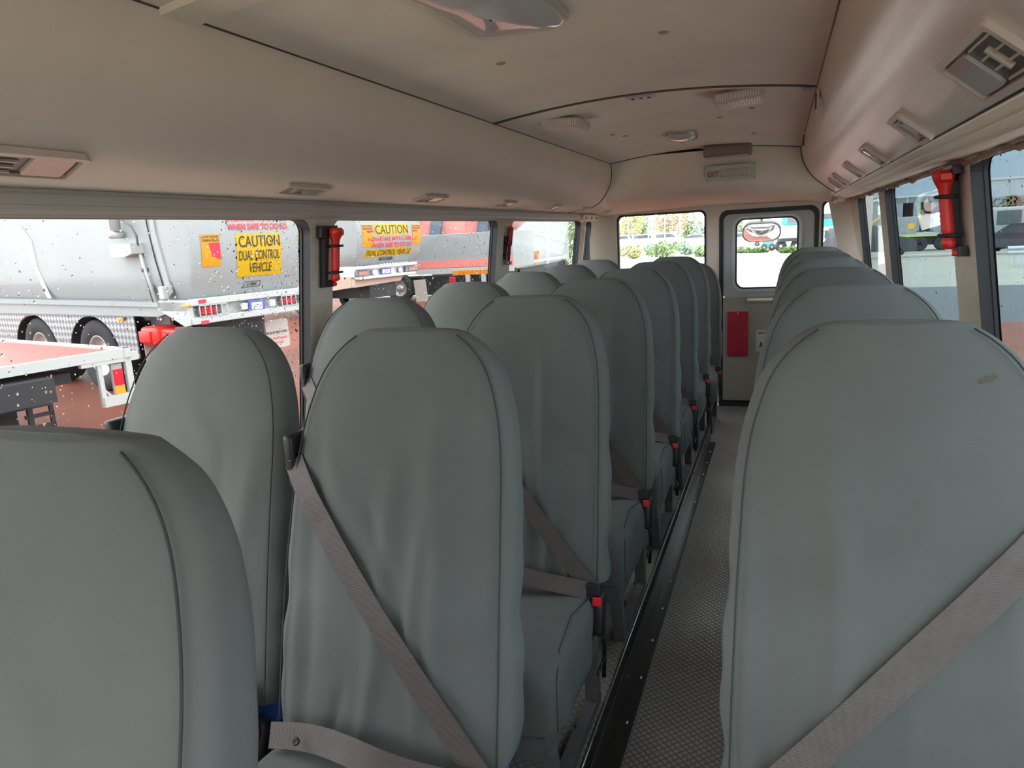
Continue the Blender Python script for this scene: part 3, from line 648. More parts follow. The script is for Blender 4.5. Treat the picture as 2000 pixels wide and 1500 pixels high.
    # blue lining that shows under the hem
    m = MB(); rows = []
    for z in (.33, .36, .39, .415): x, y = superring(.222, .046, 5, 40); rows.append([X((a, yf(.42) + .06 + b, z)) for a, b in zip(x, y)])
    m.grid(rows, close_u=True); m.build('lining', BLUE, root, label='blue lining showing below the cover hem')
    # cushion cover
    rows = []; cph = r.uniform(0, 6)
    for z, s_, fold in ((.215, .975, 1), (.24, .99, 1), (.27, 1, .8), (.30, 1.0, .6), (.33, 1.0, .4), (.355, .995, .25), (.372, .975, .1), (.384, .94, 0), (.391, .88, 0), (.395, .75, 0), (.398, .5, 0), (.40, .2, 0), (.40, .01, 0)):
        x, y = superring(.236 * s_, .215 * s_, 7, 96); row = []
        for k, (a, b) in enumerate(zip(x, y)):
            q = 2 * PI * k / 96; wob = fold * (.004 * math.sin(q * 9 + cph + z * 20) + .003 * math.sin(q * 17 + cph * 2)); n_ = math.hypot(a, b) + 1e-6
            zz = z + (.004 * math.sin(a * 25 + cph) * math.cos(b * 20 + cph)) * (1 if z > .38 else 0) + (.012 * max(0, b / .215) if z < .3 else 0) - (.010 * max(0, -b / .215) ** 3 if z > .35 else 0)
            row.append(X((a * (1 + wob / n_), -.195 + b * (1 + wob / n_), zz)))
        rows.append(row)
    m = MB(); m.grid(rows, close_u=True); cu = m.build('seat_cushion', COVER, root)
    m = MB(); m.tube([X((.229, -.02, .385)), X((.205, -.16, .394)), X((.215, -.30, .388)), X((.232, -.385, .355)), X((.235, -.40, .25))], .0014, 5); m.build('seam', SEAM, cu)
    # frame: box under cushion, floor rails, four legs, back upright
    m = MB()
    for s in (-1, 1):
        m.bar(X((s * .200, -.40, .195)), X((s * .200, .05, .195)), .03, .05); m.bar(X((s * .200, -.34, .018)), X((s * .200, .06, .018)), .035, .03)
    m.bar(X((-.200, -.395, .195)), X((.200, -.395, .195)), .03, .05); m.bar(X((-.200, .03, .195)), X((.200, .03, .195)), .03, .05); m.build('seat_frame', FRAME, root)
    for s in (-1, 1):
        for y0, y1 in ((-.375, -.335), (.04, .035)):
            m = MB(); m.bar(X((s * .200, y0, .175)), X((s * .200, y1, .0)), .036, .036, up=(0, 1, 0)); m.build('leg', FRAME, root)
    m = MB(); m.bar(X((-.15, .075, .2)), X((-.15, .14, .42)), .03); m.bar(X((.15, .075, .2)), X((.15, .14, .42)), .03); m.build('back_bracket', FRAME, root)
    m = MB()
    for p in ((.242, -.30, .195), (.242, -.02, .195), (.242, -.1, .022)): m.lathe(X(p), (mir, 0, 0), [(.008, 0), (.008, .004), (.004, .005), (0, .005)], 8)
    m.build('bolt', BLACKP, root)
    return root
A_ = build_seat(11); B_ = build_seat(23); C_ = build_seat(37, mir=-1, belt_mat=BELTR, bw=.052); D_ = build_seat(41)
used = set()
def place(proto, x, y, z, rz, label, group):
    o = proto if proto.name not in used else tree_copy(proto)
    used.add(proto.name); used.add(o.name); o.location = (x, y, z); o.rotation_euler = (0, 0, rz)
    tag(o, label, 'bus seat', group); return o
PITCH = .728
rownm = {1: 'second', 2: 'third', 3: 'fourth', 4: 'fifth', 5: 'sixth'}
place(B_, -.660, .225, .105, .0, 'grey covered bus seat cut by the bottom left corner of the picture', 'grey seats left of the aisle')
protos = {1: A_, 2: D_, 3: A_, 4: D_, 5: A_, 6: D_}
lab = {1: 'large grey covered aisle seat left of centre with blue lining below its hem',
       2: 'grey covered aisle seat directly behind the large one, red buckle at its right',
       3: 'third grey covered aisle seat on the left behind the large one counted first',
       4: 'fourth grey covered seat along the left of aisle, large one counted first',
       5: 'fifth grey covered seat along the left of aisle, large one counted first',
       6: 'sixth grey covered seat along the left of aisle, large one counted first'}
for i in range(1, 7):
    place(protos[i], -.680 + .004 * (i - 1), .99 + PITCH * (i - 1), .10 - .004 * (i - 1), 0, lab[i], 'grey seats left of the aisle')
place(B_, -.640, .99 + PITCH * 6 - .03, .0, 0, 'rearmost aisle seat left of the rear door, lower than the others', 'grey seats left of the aisle')
for i in range(1, 7):
    place(B_ if i % 2 else D_, -1.212, 1.03 + PITCH * (i - 1), .10 - .004 * (i - 1), 0, ('grey covered window seat nearest the camera beside the big left window' if i == 1 else 'grey covered seat against the left windows, %s counted from the camera' % {2: 'second', 3: 'third', 4: 'fourth', 5: 'fifth', 6: 'sixth'}[i]), 'grey seats by the left windows')
for i in range(1, 7):
    place(C_, .170 + .009 * (i - 1), 1.03 + PITCH * (i - 1), .10, 0, ('big grey covered seat with brown stain filling the lower right corner' if i == 1 else 'grey covered seat right of the aisle, %s counted from the camera' % {2: 'second', 3: 'third', 4: 'fourth', 5: 'fifth', 6: 'sixth'}[i]), 'grey seats right of the aisle')
# small brown stain on the nearest right seat
bk_ = [c for c in C_.children if c.name.startswith('backrest_cover')][0]
m = MB(); rows = []; rs_ = random.Random(4); jit = [rs_.uniform(.75, 1.2) for _ in range(20)]
for q in (1, .7, .4, .05):
    row = []
    for k in range(20):
        t = 2 * PI * k / 20; a, b = .015 * q * jit[k] * math.cos(t), .0045 * q * jit[k] * math.sin(t)
        x, z = .125 + a * .9 - b * .4, 1.075 + a * .45 + b; ok, hit, n_, _ = bk_.ray_cast((x, -1, z), (0, 1, 0)); row.append((x, (hit.y if ok else yf(z)) - .0009, z))
    rows.append(row)
m.grid(rows, close_u=True); m.build('stain', mat('stain_brown', (.10, .085, .06), .8), C_, label='small brown stain')
# ================================================================== OUTSIDE: GROUND
def ground(name, x0, x1, y0, y1, z, mt): m = MB(); m.quad((x0, y0, z), (x1, y0, z), (x1, y1, z), (x0, y1, z)); return m.build(name, mt, kind='structure')
ground('ground_red', -90, 1.5, -60, 27.5, GZ, REDG); ground('ground_red_strip', 1.5, 90, -60, 16.9, GZ, REDG)
ground('ground_asphalt', 1.5, 90, 16.9, 25.5, GZ, mat('asphalt', (.05, .056, .066), .6, var=.1, vscale=3, bump=.3, bscale=60))
ground('ground_concrete', 1.5, 120, 25.5, 200, GZ, mat('concrete_pale', (.28, .275, .225), .7, var=.1, vscale=.6, stretch=(.2, 2, 1)))
ground('ground_far', -150, 1.5, 27.5, 200, GZ, mat('concrete_white', (.74, .70, .66), .6, var=.06, vscale=.5))
BOUNCE = mat('bounce_apron', (.56, .44, .37), .7, var=.06, vscale=2)  # added pale ground, out of view, reflecting daylight up onto the bus ceiling
ground('ground_bounce_right', .75, 8, -14, 8, GZ + .004, BOUNCE); ground('ground_bounce_left', -3.7, -1.7, -14, 4.2, GZ + .004, BOUNCE); ground('ground_bounce_front', -1.7, .75, -14, -1.5, GZ + .004, BOUNCE)
# ================================================================== OUTSIDE: STREET SWEEPER TRUCKS
TH = math.radians(13)
def wheel(root, x, y, z, r, wdt, side):
    w_ = MB(); s = side
    w_.lathe((x, y, z), (0, s, 0), [(r * .55, -wdt), (r * .95, -wdt), (r, -wdt * .9), (r, -.03), (r * .97, 0), (r * .80, .012), (r * .60, .0), (r * .56, -.02)], 40); o = w_.build('wheel', TYRE, root)
    h = MB(); h.lathe((x, y, z), (0, s, 0), [(r * .57, -.015), (r * .54, -.01), (r * .50, -.05), (r * .38, -.13), (r * .22, -.12), (r * .20, -.02), (r * .12, 0), (0, .0)], 32); h.build('rim', HUB, o)
def decal(root, nm, rects, texts, fn):
    """rects: (u0,v0,u1,v1,material or polygon); one mesh of several materials"""
    mats = []; m = MB()
    for P, mt, d in rects:
        if mt not in mats: mats.append(mt)
        m.mi(mats.index(mt)); n = 8
        if len(P) == 4 and not isinstance(P[0], tuple):
            u0, v0, u1, v1 = P
            rows = [[fn(u0 + (u1 - u0) * i / n, v0 + (v1 - v0) * j / n, d) for i in (0, n)] for j in range(n + 1)]; m.grid(rows, smooth=False)
        else: m.add([fn(u, v, d) for u, v in P], [tuple(range(len(P)))])
    for s, cu, cv, wd, h, mt, k in texts:
        if mt not in mats: mats.append(mt)
        m.mi(mats.index(mt)); text_on(m, s, fn, cu, cv, wd, h, .016, **k)
    return m.build(nm, mats, root, fix=False)
def arrow_sticker(root, fn, u0, v0, u1, v1, right):
    w_, h = u1 - u0, v1 - v0
    P = [(u1 - .62 * w_, v1 - .26 * h), (u1, v1 - .26 * h), (u1, v0 + .2 * h), (u1 - .45 * w_, v0 + .32 * h)]
    if right: P = [(u0 + u1 - u, v) for u, v in P]
    decal(root, 'overtake_sticker', [((u0, v0, u1, v1), YELO, .008), (P, RINK, .012)], [('DO NOT OVERTAKE', (u0 + u1) / 2, v1 - .07 * h, w_ * .9, .08 * h, INK, dict(bold=.02)), ('TURNING VEHICLE', (u0 + u1) / 2, v1 - .18 * h, w_ * .9, .08 * h, INK, dict(bold=.02))], fn)
def sweeper(O, label, kind, W0, W1, zb, zt, length):
    root = empty('sweeper_truck', (O[0], O[1], -.6), -TH, label=label, cat='truck', group='white sweeper trucks beyond the left windows')
    H = zt - zb; bul = .26 if kind == 1 else .34
    def rx(z, lo=.0):   # rear bulge: x of the rear surface at height z
        t = (z - (zb + .95)) / 1.0
        return -.08 + bul * (1 - abs(t) ** 2.2) if abs(t) < 1 or t < 0 else -.08
    def fn(u, v, d): return (rx(v) + d, u, v)
    # body: swept across width with rounded vertical rear edges
    rows = []
    for k in range(25):
        z = zb + H * k / 24; x = rx(z); inset = .10 * max(0, (zb + .35 - z) / .35) ** 1.5
        plan = [(-length, W0 + inset), (-.9, W0 + inset), (x - .06, W0 + inset), (x - .015, W0 + inset + .02), (x, W0 + inset + .07), (x, (W0 + W1) / 2), (x, W1 - inset - .07), (x - .015, W1 - inset - .02), (x - .06, W1 - inset), (-length, W1 - inset)]
        rows.append([(a, b, z) for a, b in plan])
    m = MB(); m.grid(rows, close_u=True); m.add(rows[0], [tuple(range(10))]); m.add(rows[-1], [tuple(range(10))]); body = m.build('body', WHITE, root)
    return root, fn, body, rx
# --- truck 1 ---------------------------------------------------------
t1, f1, b1, rx1 = sweeper((-8.07, 8.10), 'white sweeper truck with yellow CAUTION DUAL CONTROL VEHICLE sign, filling the big left window', 1, .05, 2.16, 1.36, 3.9, 7.5)
decal(t1, 'caution_sign', [((.81, 1.66, 1.64, 2.31), YEL, .008)], [('CAUTION', 1.235, 2.19, .76, .175, INK, dict(bold=.008)), ('DUAL CONTROL', 1.225, 1.98, .76, .15, INK, dict(bold=.006)), ('VEHICLE', 1.24, 1.79, .42, .145, INK, dict(shear=.15, bold=.006))], f1)
decal(t1, 'overtake_lettering', [], [('OVERTAKE WITH CARE,', 1.24, 2.53, 1.13, .095, RINK, dict(bold=.025)), ('WHEN SAFE TO DO SO.', 1.25, 2.41, 1.12, .095, RINK, dict(bold=.025)), ('STOPPING', 1.30, 2.72, .55, .10, RINK, dict(bold=.02))], f1)
arrow_sticker(t1, f1, .22, 1.85, .53, 2.31, False); arrow_sticker(t1, f1, 2.0, 1.83, 2.15, 2.26, True)
decal(t1, 'maker_badge', [], [('C PAK', 1.10, 1.535, .20, .05, INK, dict(shear=.3, bold=.02))], f1)
m = MB(); m.ringsolid((.95, 1.49, 1.26, 1.58), (.956, 1.496, 1.254, 1.574), f1, .006, .010, ro=.01, ri=.006); m.build('badge_outline', INK, t1)
# bumper with light cages
m = MB(); 
for z0, z1 in ((1.03, 1.13), (1.30, 1.40)): m.box((.06, 1.06, (z0 + z1) / 2), (.10, 2.15, z1 - z0), bev=.012)
m.box((-.03, 1.06, 1.2), (.04, 2.10, .30)); m.box((-.35, .0, 1.30), (.75, .06, .18), bev=.02); m.prism([(-.75, 1.36), (.06, 1.36), (.06, 1.03), (-.1, 1.0), (-.5, 1.16), (-.75, 1.24)], lambda u, v, d: (u, d, v), -.03, .03)
bmp = m.build('bumper', WHITE2, t1)
for (y0, y1) in ((.10, .56), (1.58, 2.06)):
    m = MB(); m.box((.03, (y0 + y1) / 2 - .03, 1.215), (.05, y1 - y0 - .06, .13), bev=.02); lu = m.build('tail_lamp', mat('lamp_dark', (.12, .11, .11), .3), t1)
    m = MB(); m.box((.06, (y0 + y1) / 2 - .06, 1.215), (.02, .22, .11), bev=.01); m.build('red_lens', LIGHTR, lu)
    m = MB()
    for q in range(6): yy = y0 + (y1 - y0) * q / 5; m.bar((.115, yy, 1.13), (.115, yy, 1.30), .012)
    m.bar((.115, y0, 1.135), (.115, y1, 1.135), .012); m.bar((.115, y0, 1.295), (.115, y1, 1.295), .012); m.build('lamp_cage', WHITE2, lu)
m = MB(); m.box((.09, 1.10, 1.21), (.03, .30, .16), bev=.01); pl = m.build('number_plate', PLATE, t1)
decal(pl, 'plate_lettering', [((1.0, 1.14, 1.20, 1.25), PLATEW, .0)], [('GHQ 015', 1.10, 1.185, .17, .075, PLATE, dict(bold=.01))], lambda u, v, d: (.107 + d * .2, 1.02 + (u - 1.0) * .8 if False else u, v))
for y in (.86, 1.38): m = MB(); m.box((.11, y, 1.21), (.07, .10, .10), bev=.012); m.build('reversing_lamp', mat('clear_lamp', (.6, .6, .6), .2), t1)
for (y, z) in ((.16, 1.36), (2.06, 1.36), (.16, 1.05)): m = MB(); m.box((.115, y, z), (.015, .12, .055), bev=.005); m.build('reflector', RINK, t1)
m = MB(); m.box((.05, -.07, 1.31), (.06, .12, .04), bev=.012); m.build('side_marker', ORANGE, t1)
# side: ledge, skirt, arches, wheels
def fside(u, v, d): return (-u, .05 - d, v)       # u forward along truck, d towards camera side
m = MB(); m.prism([(.2, 1.30), (7.4, 1.36), (7.4, 1.14), (.8, 1.14), (.4, 1.22)], fside, -.05, .06); m.prism([(.7, 1.36), (7.4, 1.42), (7.4, 1.34), (.7, 1.29)], fside, -.05, .10); m.build('side_ledge', WHITE, t1)
P = [(1.62, 1.14), (1.62, .45)]
for c, r in ((3.00, .86), (5.10, .86)):
    P += [(c - r * math.cos(PI * k / 14), .36 + r * .88 * math.sin(PI * k / 14)) for k in range(15)]
P += [(7.4, .45), (7.4, 1.14)]
m = MB(); m.prism(P, fside, -.02, .0); m.build('chequer_skirt', CHQ, t1)
m = MB(); m.box((-1.35, .35, .80), (.55, .05, .60)); m.build('dark_chequer_panel', mat('chequer_dark', (.20, .17, .19), .4, metal=.3, bump=1, bscale=30, kind='hex'), t1)
for a in (3.0, 5.10):
    m = MB(); rows = [[(-a + .86 * math.cos(PI * k / 16), y, .36 + .74 * math.sin(PI * k / 16)) for k in range(17)] for y in (.06, .75)]; m.grid(rows); m.build('mudguard', CHASS, t1)
    wheel(t1, -a, .10, .42, .62, .55, -1); wheel(t1, -a, 2.05, .42, .62, .55, 1)
m = MB(); m.box((-3.6, 1.1, .75), (6.5, .9, .45)); m.build('chassis', CHASS, t1)
m = MB(); m.box((-1.05, .12, .83), (.44, .40, .30), bev=.06, seg=3); m.box((-.35, .16, .83), (1.0, .34, .24), bev=.04); eb = m.build('extinguisher_box', RED, t1, label='red plastic extinguisher box slung under the truck')
m = MB(); m.box((-1.10, -.10, .83), (.30, .04, .18), bev=.03, seg=3); m.build('lid', RED, eb)
m = MB(); m.box((-1.93, .015, 1.08), (.14, .03, .06), bev=.01); m.build('side_marker', ORANGE, t1)
# mud flaps with lettering
def flap(root, y0, y1, z0, z1, x, side_text=True):
    m = MB(); m.prism(rrect(y0, z0, y1, z1, .04, 3), lambda u, v, d: (x + d, u, v), -.012, 0); o = m.build('mud_flap', FLAP, root)
    g = lambda u, v, d: (x + d * .3, u, v); c = (y0 + y1) / 2; w_ = y1 - y0
    if side_text: decal(o, 'flap_lettering', [], [('MAJOR MOTORS', c, z0 + (z1 - z0) * .55, w_ * .86, .055, INK, dict(bold=.015)), ('"Wa\'s Best Presented', c, z0 + (z1 - z0) * .36, w_ * .80, .045, RINK, dict(bold=.01)), ('Used Trucks"', c, z0 + (z1 - z0) * .20, w_ * .5, .045, RINK, dict(bold=.01))], g)
flap(t1, 1.52, 2.02, .40, .88, -.35); flap(t1, -.02, .75, .0, .72, -1.30); flap(t1, .92, 1.28, .45, 1.0, -.45, False)
wheel(t1, -1.1, 1.55, .35, .5, .4, -1)
# ram bracket, hose, door gap rod
m = MB(); m.tube([fside(1.42, 3.6, .12), fside(1.50, 2.45, .12)], [.085, .075], 16); m.build('ram_cylinder', WHITE2, t1)
m = MB(); m.prism([(1.63, 2.27), (1.02, 2.25), (1.02, 2.10), (1.20, 2.06), (1.60, 2.06)], fside, .0, .20); m.cyl(fside(1.50, 2.40, .02), fside(1.50, 2.40, .22), .06, 14); m.build('ram_bracket', WHITE2, t1)
m = MB(); m.tube([fside(1.30, 3.4, .12), fside(1.33, 2.70, .12), fside(1.24, 2.58, .12), fside(1.05, 2.50, .12), fside(.98, 2.35, .1), fside(1.06, 2.15, .06)], .018, 8); m.build('hose', FRAME, t1)
m = MB(); m.tube([fside(1.06, 2.12, .05), fside(1.00, 1.9, .05), fside(.80, 1.32, .05)], .028, 8); m.build('conduit', WHITE2, t1)
m = MB(); m.tube([fside(1.00, 1.85, .07), fside(.86, 1.33, .07)], .010, 6); m.cyl(fside(1.0, 1.85, 0), fside(1.0, 1.85, .09), .03, 10); m.build('gas_strut', FRAME, t1)
m = MB(); m.tube([fside(.82, 3.6, .02), fside(.80, 2.5, .02), fside(.72, 2.0, .02), fside(.56, 1.40, .02)], .010, 6); m.build('door_gap', BLACKR, t1)
m = MB(); m.prism([(.70, 3.6), (.60, 3.6), (.60, 2.4), (.40, 1.5), (.50, 1.42), (.72, 2.3)], fside, .0, .03); m.build('door_edge', WHITE, t1)
m = MB(); m.box((-.55, -.02, 1.50), (.12, .10, .20), bev=.02); m.build('hinge_block', WHITE2, t1)
decal(t1, 'caution_label', [((.91, 1.50, 1.03, 1.62), mat('label_grey', (.35, .33, .35), .5), .004), ((.88, 1.40, 1.0, 1.50), YELO, .004)], [], fside)
decal(t1, 'pale_stripe', [([(5.6, 2.72), (4.85, 2.72), (4.55, 2.45), (3.55 + .95, 1.95), (4.2, 1.42), (4.35, 1.42), (4.68, 2.0), (4.88, 2.62), (5.6, 2.64)], mat('stripe_cream', (.80, .81, .76), .4), .004)], [], fside)
# --- truck 2 ---------------------------------------------------------
t2, f2, b2, rx2 = sweeper((-12.0, 18.9), 'white sweeper truck with red and yellow warning lettering, in second left window', 2, -.15, 2.78, 1.42, 3.9, 6.5)
decal(t2, 'caution_sign', [((.58, 2.32, 2.12, 2.66), YEL, .008)], [('CAUTION', 1.35, 2.49, 1.48, .27, INK, dict(bold=.005))], f2)
decal(t2, 'overtake_lettering', [], [('STOPPING', 1.4, 2.84, .95, .16, RINK, dict(bold=.02)), ('OVERTAKE WITH CARE,', 1.36, 2.20, 1.85, .155, RINK, dict(bold=.02)), ('WHEN SAFE TO DO SO.', 1.36, 2.02, 1.82, .155, RINK, dict(bold=.02))], f2)
decal(t2, 'dual_control_sign', [([(.12, 1.67), (2.28, 1.70), (2.34, 1.91), (.22, 1.91)], YEL, .008)], [('DUAL CONTROL VEHICLE', 1.24, 1.79, 2.0, .16, INK, dict(shear=.2, bold=.005))], f2)
decal(t2, 'maker_name', [], [('BUCHER', 1.15, 1.60, .62, .10, INK, dict(shear=.25, bold=.03))], f2)
arrow_sticker(t2, f2, .04, 1.98, .52, 2.65, False); arrow_sticker(t2, f2, 2.30, 1.98, 2.72, 2.62, True)
m = MB(); m.box((.12, 1.15, 1.38), (.16, 2.7, .10), bev=.02); m.box((.10, 1.15, 1.07), (.14, 2.6, .09), bev=.02); m.box((0, 1.15, 1.2), (.06, 2.6, .3)); m.build('bumper', mat('bumper_metal', (.62, .63, .63), .3, metal=.3), t2)
for y in (.0, 2.25):
    m = MB(); m.box((.09, y + .05, 1.21), (.08, .62, .19), bev=.03); o = m.build('tail_lamp', mat('lamp_smoke', (.16, .19, .2), .2), t2)
    m = MB(); m.box((.14, y + .05, 1.21), (.02, .34, .12), bev=.01); m.build('lens', mat('lens_amber', (.6, .15, .1), .25), o)
    m = MB()
    for q in range(9): m.bar((.155, y - .12 + .042 * q, 1.15), (.155, y - .12 + .042 * q, 1.27), .008)
    m.build('lamp_grille', WHITE2, o)
for y in (.55, 1.75): m = MB(); m.lathe((.08, y, 1.21), (1, 0, 0), [(.09, 0), (.09, .04), (.07, .06), (0, .065)], 20); m.build('round_lamp', mat('clear_lamp', (.6, .6, .6), .2), t2)
m = MB(); m.box((.10, 1.10, 1.21), (.02, .46, .18), bev=.01); o = m.build('number_plate', PLATE, t2)
decal(o, 'plate_lettering', [((.92, 1.15, 1.28, 1.27), PLATEW, 0)], [('1GDP 473', 1.10, 1.205, .32, .09, PLATE, dict(bold=.01))], lambda u, v, d: (.112 + d * .1, u, v))
for q in range(10): m = MB(); m.box((.22, .78 + .13 * q, 1.43), (.03, .08, .05), bev=.015); m.build('work_lamp', mat('lamp_white', (.85, .9, .8), .2), t2)
m = MB(); m.prism([(-.15, 1.05), (2.1, 1.05), (1.9, .86), (-.15, .80)], lambda u, v, d: (d, u, v), -.9, -.05); m.prism([(.2, 1.1), (.2, .80), (3, .5), (3, 1.1)], lambda u, v, d: (-u, d, v), -.16, -.1); m.build('rear_apron', mat('tan_panel', (.50, .38, .31), .6), t2)
m = MB(); m.box((-3.2, 1.2, .7), (6, 1.2, .6)); m.build('chassis', CHASS, t2)
wheel(t2, -2.6, 0, .35, .55, .5, -1); wheel(t2, -2.6, 2.5, .35, .55, .5, 1)
m = MB(); m.box((-1.0, .9, .55), (.5, .5, .5), bev=.05); m.build('tool_box', mat('grey_box', (.4, .42, .42), .5), t2)
# --- white tipper truck behind truck 2 ------------------------------------
X3, Y3 = -13.0, 25.0
t3 = empty('tipper_truck', (X3, Y3, -.6), 0, label='long white truck with red stripe and chevron board in second left window', cat='truck')
fs3 = lambda u, v, d: (u, -d, v)
m = MB(); m.box((.7, 1.2, 1.62), (6.2, 2.4, 1.35), bev=.02); m.build('body_side', WHITE, t3)
m = MB(); m.box((.7, -.02, 1.18), (6.2, .04, .28)); m.build('red_stripe', mat('stripe_red', (.70, .22, .20), .4), t3)
m = MB(); m.box((.7, -.03, .92), (6.2, .06, .20)); m.build('side_rail', WHITE2, t3)
m = MB(); m.prism([(-.9, 2.3), (-.3, 3.6), (5, 3.6), (3.3, 2.3)], fs3, -1.8, -.6); m.build('red_hopper', mat('hopper_red', (.62, .22, .19), .45), t3)
m = MB()
for u in (.2, 2.2, 3.0): m.prism([(u, 2.3), (u + .45, 2.3), (u + .75, 3.6), (u + .3, 3.6)], fs3, -.6, -.4)
m.build('hopper_ribs', mat('rib_dark', (.10, .13, .18), .5), t3)
m = MB(); m.box((.5, .8, .35), (6, 1.2, .7)); m.build('chassis', CHASS, t3)
m = MB(); m.box((2.1, -.08, .83), (1.55, .04, .17)); cb = m.build('chevron_board', YELO, t3)
decal(cb, 'chevrons', [([(1.55 + .17 * q, .755), (1.62 + .17 * q, .755), (1.70 + .17 * q, .905), (1.63 + .17 * q, .905)], mat('chevron_red', (.75, .12, .03), .4), .108) for q in range(7)], [], lambda u, v, d: (u, -d, v))
m = MB(); m.box((1.30, -.10, .55), (.25, .06, .28), bev=.03); m.build('tail_lamp', LIGHTR, t3)
for q in (1.95, 2.6): m = MB(); m.box((q, -.1, .3), (.16, .1, .9)); m.build('stand', WHITE2, t3)
m = MB(); m.prism([(-.25, .62), (.25, .65), (.32, -.2), (-.2, -.2)], fs3, .3, .33); m.build('mud_flap', FLAP, t3)
wheel(t3, -.95, -.25, .33, .55, .3, -1); wheel(t3, 3.4, -.1, .33, .55, .3, -1)
# --- white van beyond third window ------------------------------------
pA = at(1005, 515, X=-12.2); YV = pA[1]
tv = empty('box_truck', (-12.2, YV, GZ), 0, label='white box truck with two small red and yellow stickers, seen in third left window', cat='truck')
def pv(x, y): q = at(x, y, X=-12.2); return (q[1] - YV, q[2] - GZ)
fv = lambda u, v, d: (d, u, v)
e_ = at(1113, 470, X=-12.2)[1] - YV; m = MB(); m.box((-2.5, (e_ - 1.5) / 2, 2.6), (5, e_ + 1.5, 3.9), bev=.35, seg=5); m.build('body', WHITE, tv)
m = MB(); m.prism([(-1.4, 2.9), (e_ * .45, 2.3), (e_ - .4, 1.75), (e_ - .4, 1.68), (e_ * .45, 2.2), (-1.4, 2.82)], fv, .0, .03); m.prism([(e_ * .5, .7), (e_ * .5, 4.3), (e_ * .56, 4.3), (e_ * .56, .7)], fv, .0, .02); m.build('panel_line', GREYM, tv)
c0, c1 = pv(1008, 495), pv(1017, 523)
for (x0, x1, y0, y1) in ((1007, 1017, 494, 524), (1044, 1052, 490, 517)):
    a, b = pv(x0, y1), pv(x1, y0); arrow_sticker(tv, lambda u, v, d: (.02 + d, u, v), a[0], a[1], b[0], b[1], x0 > 1030)
a = pv(1031, 506); m = MB(); m.box((.01, a[0], a[1]), (.06, .45, .30), bev=.03); m.build('latch', FRAME, tv)
m = MB(); m.box((.1, 3.5, .95), (.25, 10, .14), bev=.02); m.build('bumper', WHITE2, tv)
m = MB(); m.box((-2.3, 5.0, .45), (4, 11, .4)); m.build('chassis', CHASS, tv)
for (yy, s) in ((.8, 1), (9.0, 1)): m = MB(); m.lathe((-.1, yy, .5), (1, 0, 0), [(.2, .0), (.5, 0), (.5, -.3), (.2, -.3)], 30); m.build('wheel', TYRE, tv)
# ================================================================== OUTSIDE: TRAY TRUCK
TO = (-7.21, 6.18)
tt = empty('tray_truck', (TO[0], TO[1], -.6), -TH, label='low flat tray truck with wet red deck and white edge rail, lower left window', cat='truck')
TWd = 2.6
m = MB(); m.box((-2.6, -TWd / 2, .955), (5.1, TWd - .1, .04)); m.build('deck', REDDECK, tt)
m = MB(); m.box((-2.6, 0, .95), (5.3, .07, .11)); m.box((-2.6, -TWd, .95), (5.3, .07, .11)); m.box((0, -TWd / 2, .95), (.08, TWd + .07, .11)); m.build('edge_rail', WHITE2, tt)
m = MB(); m.box((0, -.20, .90), (.07, .66, .10)); m.bar((0, -.33, .90), (0, -.33, .36), .05); m.bar((0, .0, .95), (0, .0, .38), .07); m.box((0, -.165, .42), (.09, .36, .12)); m.build('lamp_frame', WHITE2, tt)
m = MB(); m.box((-.02, -.13, .66), (.05, .13, .36), bev=.01); lm = m.build('tail_lamp', mat('lamp_grey', (.35, .33, .33), .4), tt)
m = MB(); m.box((.008, -.13, .68), (.02, .11, .19), bev=.004); m.build('red_lens', LIGHTR, lm)
m = MB(); m.box((.008, -.13, .53), (.02, .11, .10), bev=.004); m.build('amber_lens', ORANGE, lm)
m = MB(); m.tube([(-.05, -.30, .85), (-.05, -.29, .55), (-.03, -.22, .45), (0, -.15, .44)], .022, 8); m.build('wiring_conduit', mat('conduit_grey', (.45, .45, .45), .5), tt)
m = MB(); m.box((-1.4, -1.45, .70), (3.2, 1.1, .26)); m.box((-.45, -1.2, .74), (.5, 1.3, .12)); m.box((-.3, -1.35, .58), (.10, 1.15, .22)); m.box((-1.2, -1.45, .42), (1.2, .9, .36)); m.bar((-.28, -1.0, .50), (-.28, -1.0, .22), .05); m.bar((-.28, -.78, .50), (-.28, -.78, .22), .04); m.bar((-.28, -1.05, .25), (-.28, -.76, .25), .04); m.bar((-.28, -1.05, .38), (-.28, -.76, .38), .04); m.tube([(-.2, -1.3, .72), (-.2, -1.0, .66), (-.3, -.9, .60)], .03, 8); m.build('chassis', CHASS, tt)
wheel(tt, -2.9, -.35, .22, .42, .3, 1); wheel(tt, -2.9, -2.3, .22, .42, .3, -1)
# ================================================================== OUTSIDE: REAR
def leafy(root, nm, c, rad, n, mt, seed, leaf=.12, squash=1):
    r_ = random.Random(seed); m = MB(); blobs = [(Vector((r_.gauss(0, .45), r_.gauss(0, .4), r_.gauss(0, .4))), r_.uniform(.45, .7)) for _ in range(7)]
    for _ in range(n):
        b, br = r_.choice(blobs); d = Vector((r_.gauss(0, 1), r_.gauss(0, 1), r_.gauss(0, 1))).normalized() * br * r_.uniform(.7, 1.05)
        p = (b + d); p = Vector((p.x * rad, p.y * rad, p.z * rad * squash)) + Vector(c); a = Vector((r_.gauss(0, 1), r_.gauss(0, 1), r_.gauss(0, 1))).normalized(); t = a.orthogonal().normalized(); s_ = leaf * r_.uniform(.5, 1.3)
        if p.z < GZ + .02: continue
        q = a.cross(t); m.add([p - t * s_, p - q * s_ * .45, p + t * s_, p + q * s_ * .45], [(0, 1, 2, 3)], smooth=False)
    return m.build(nm, mt, root, fix=False)
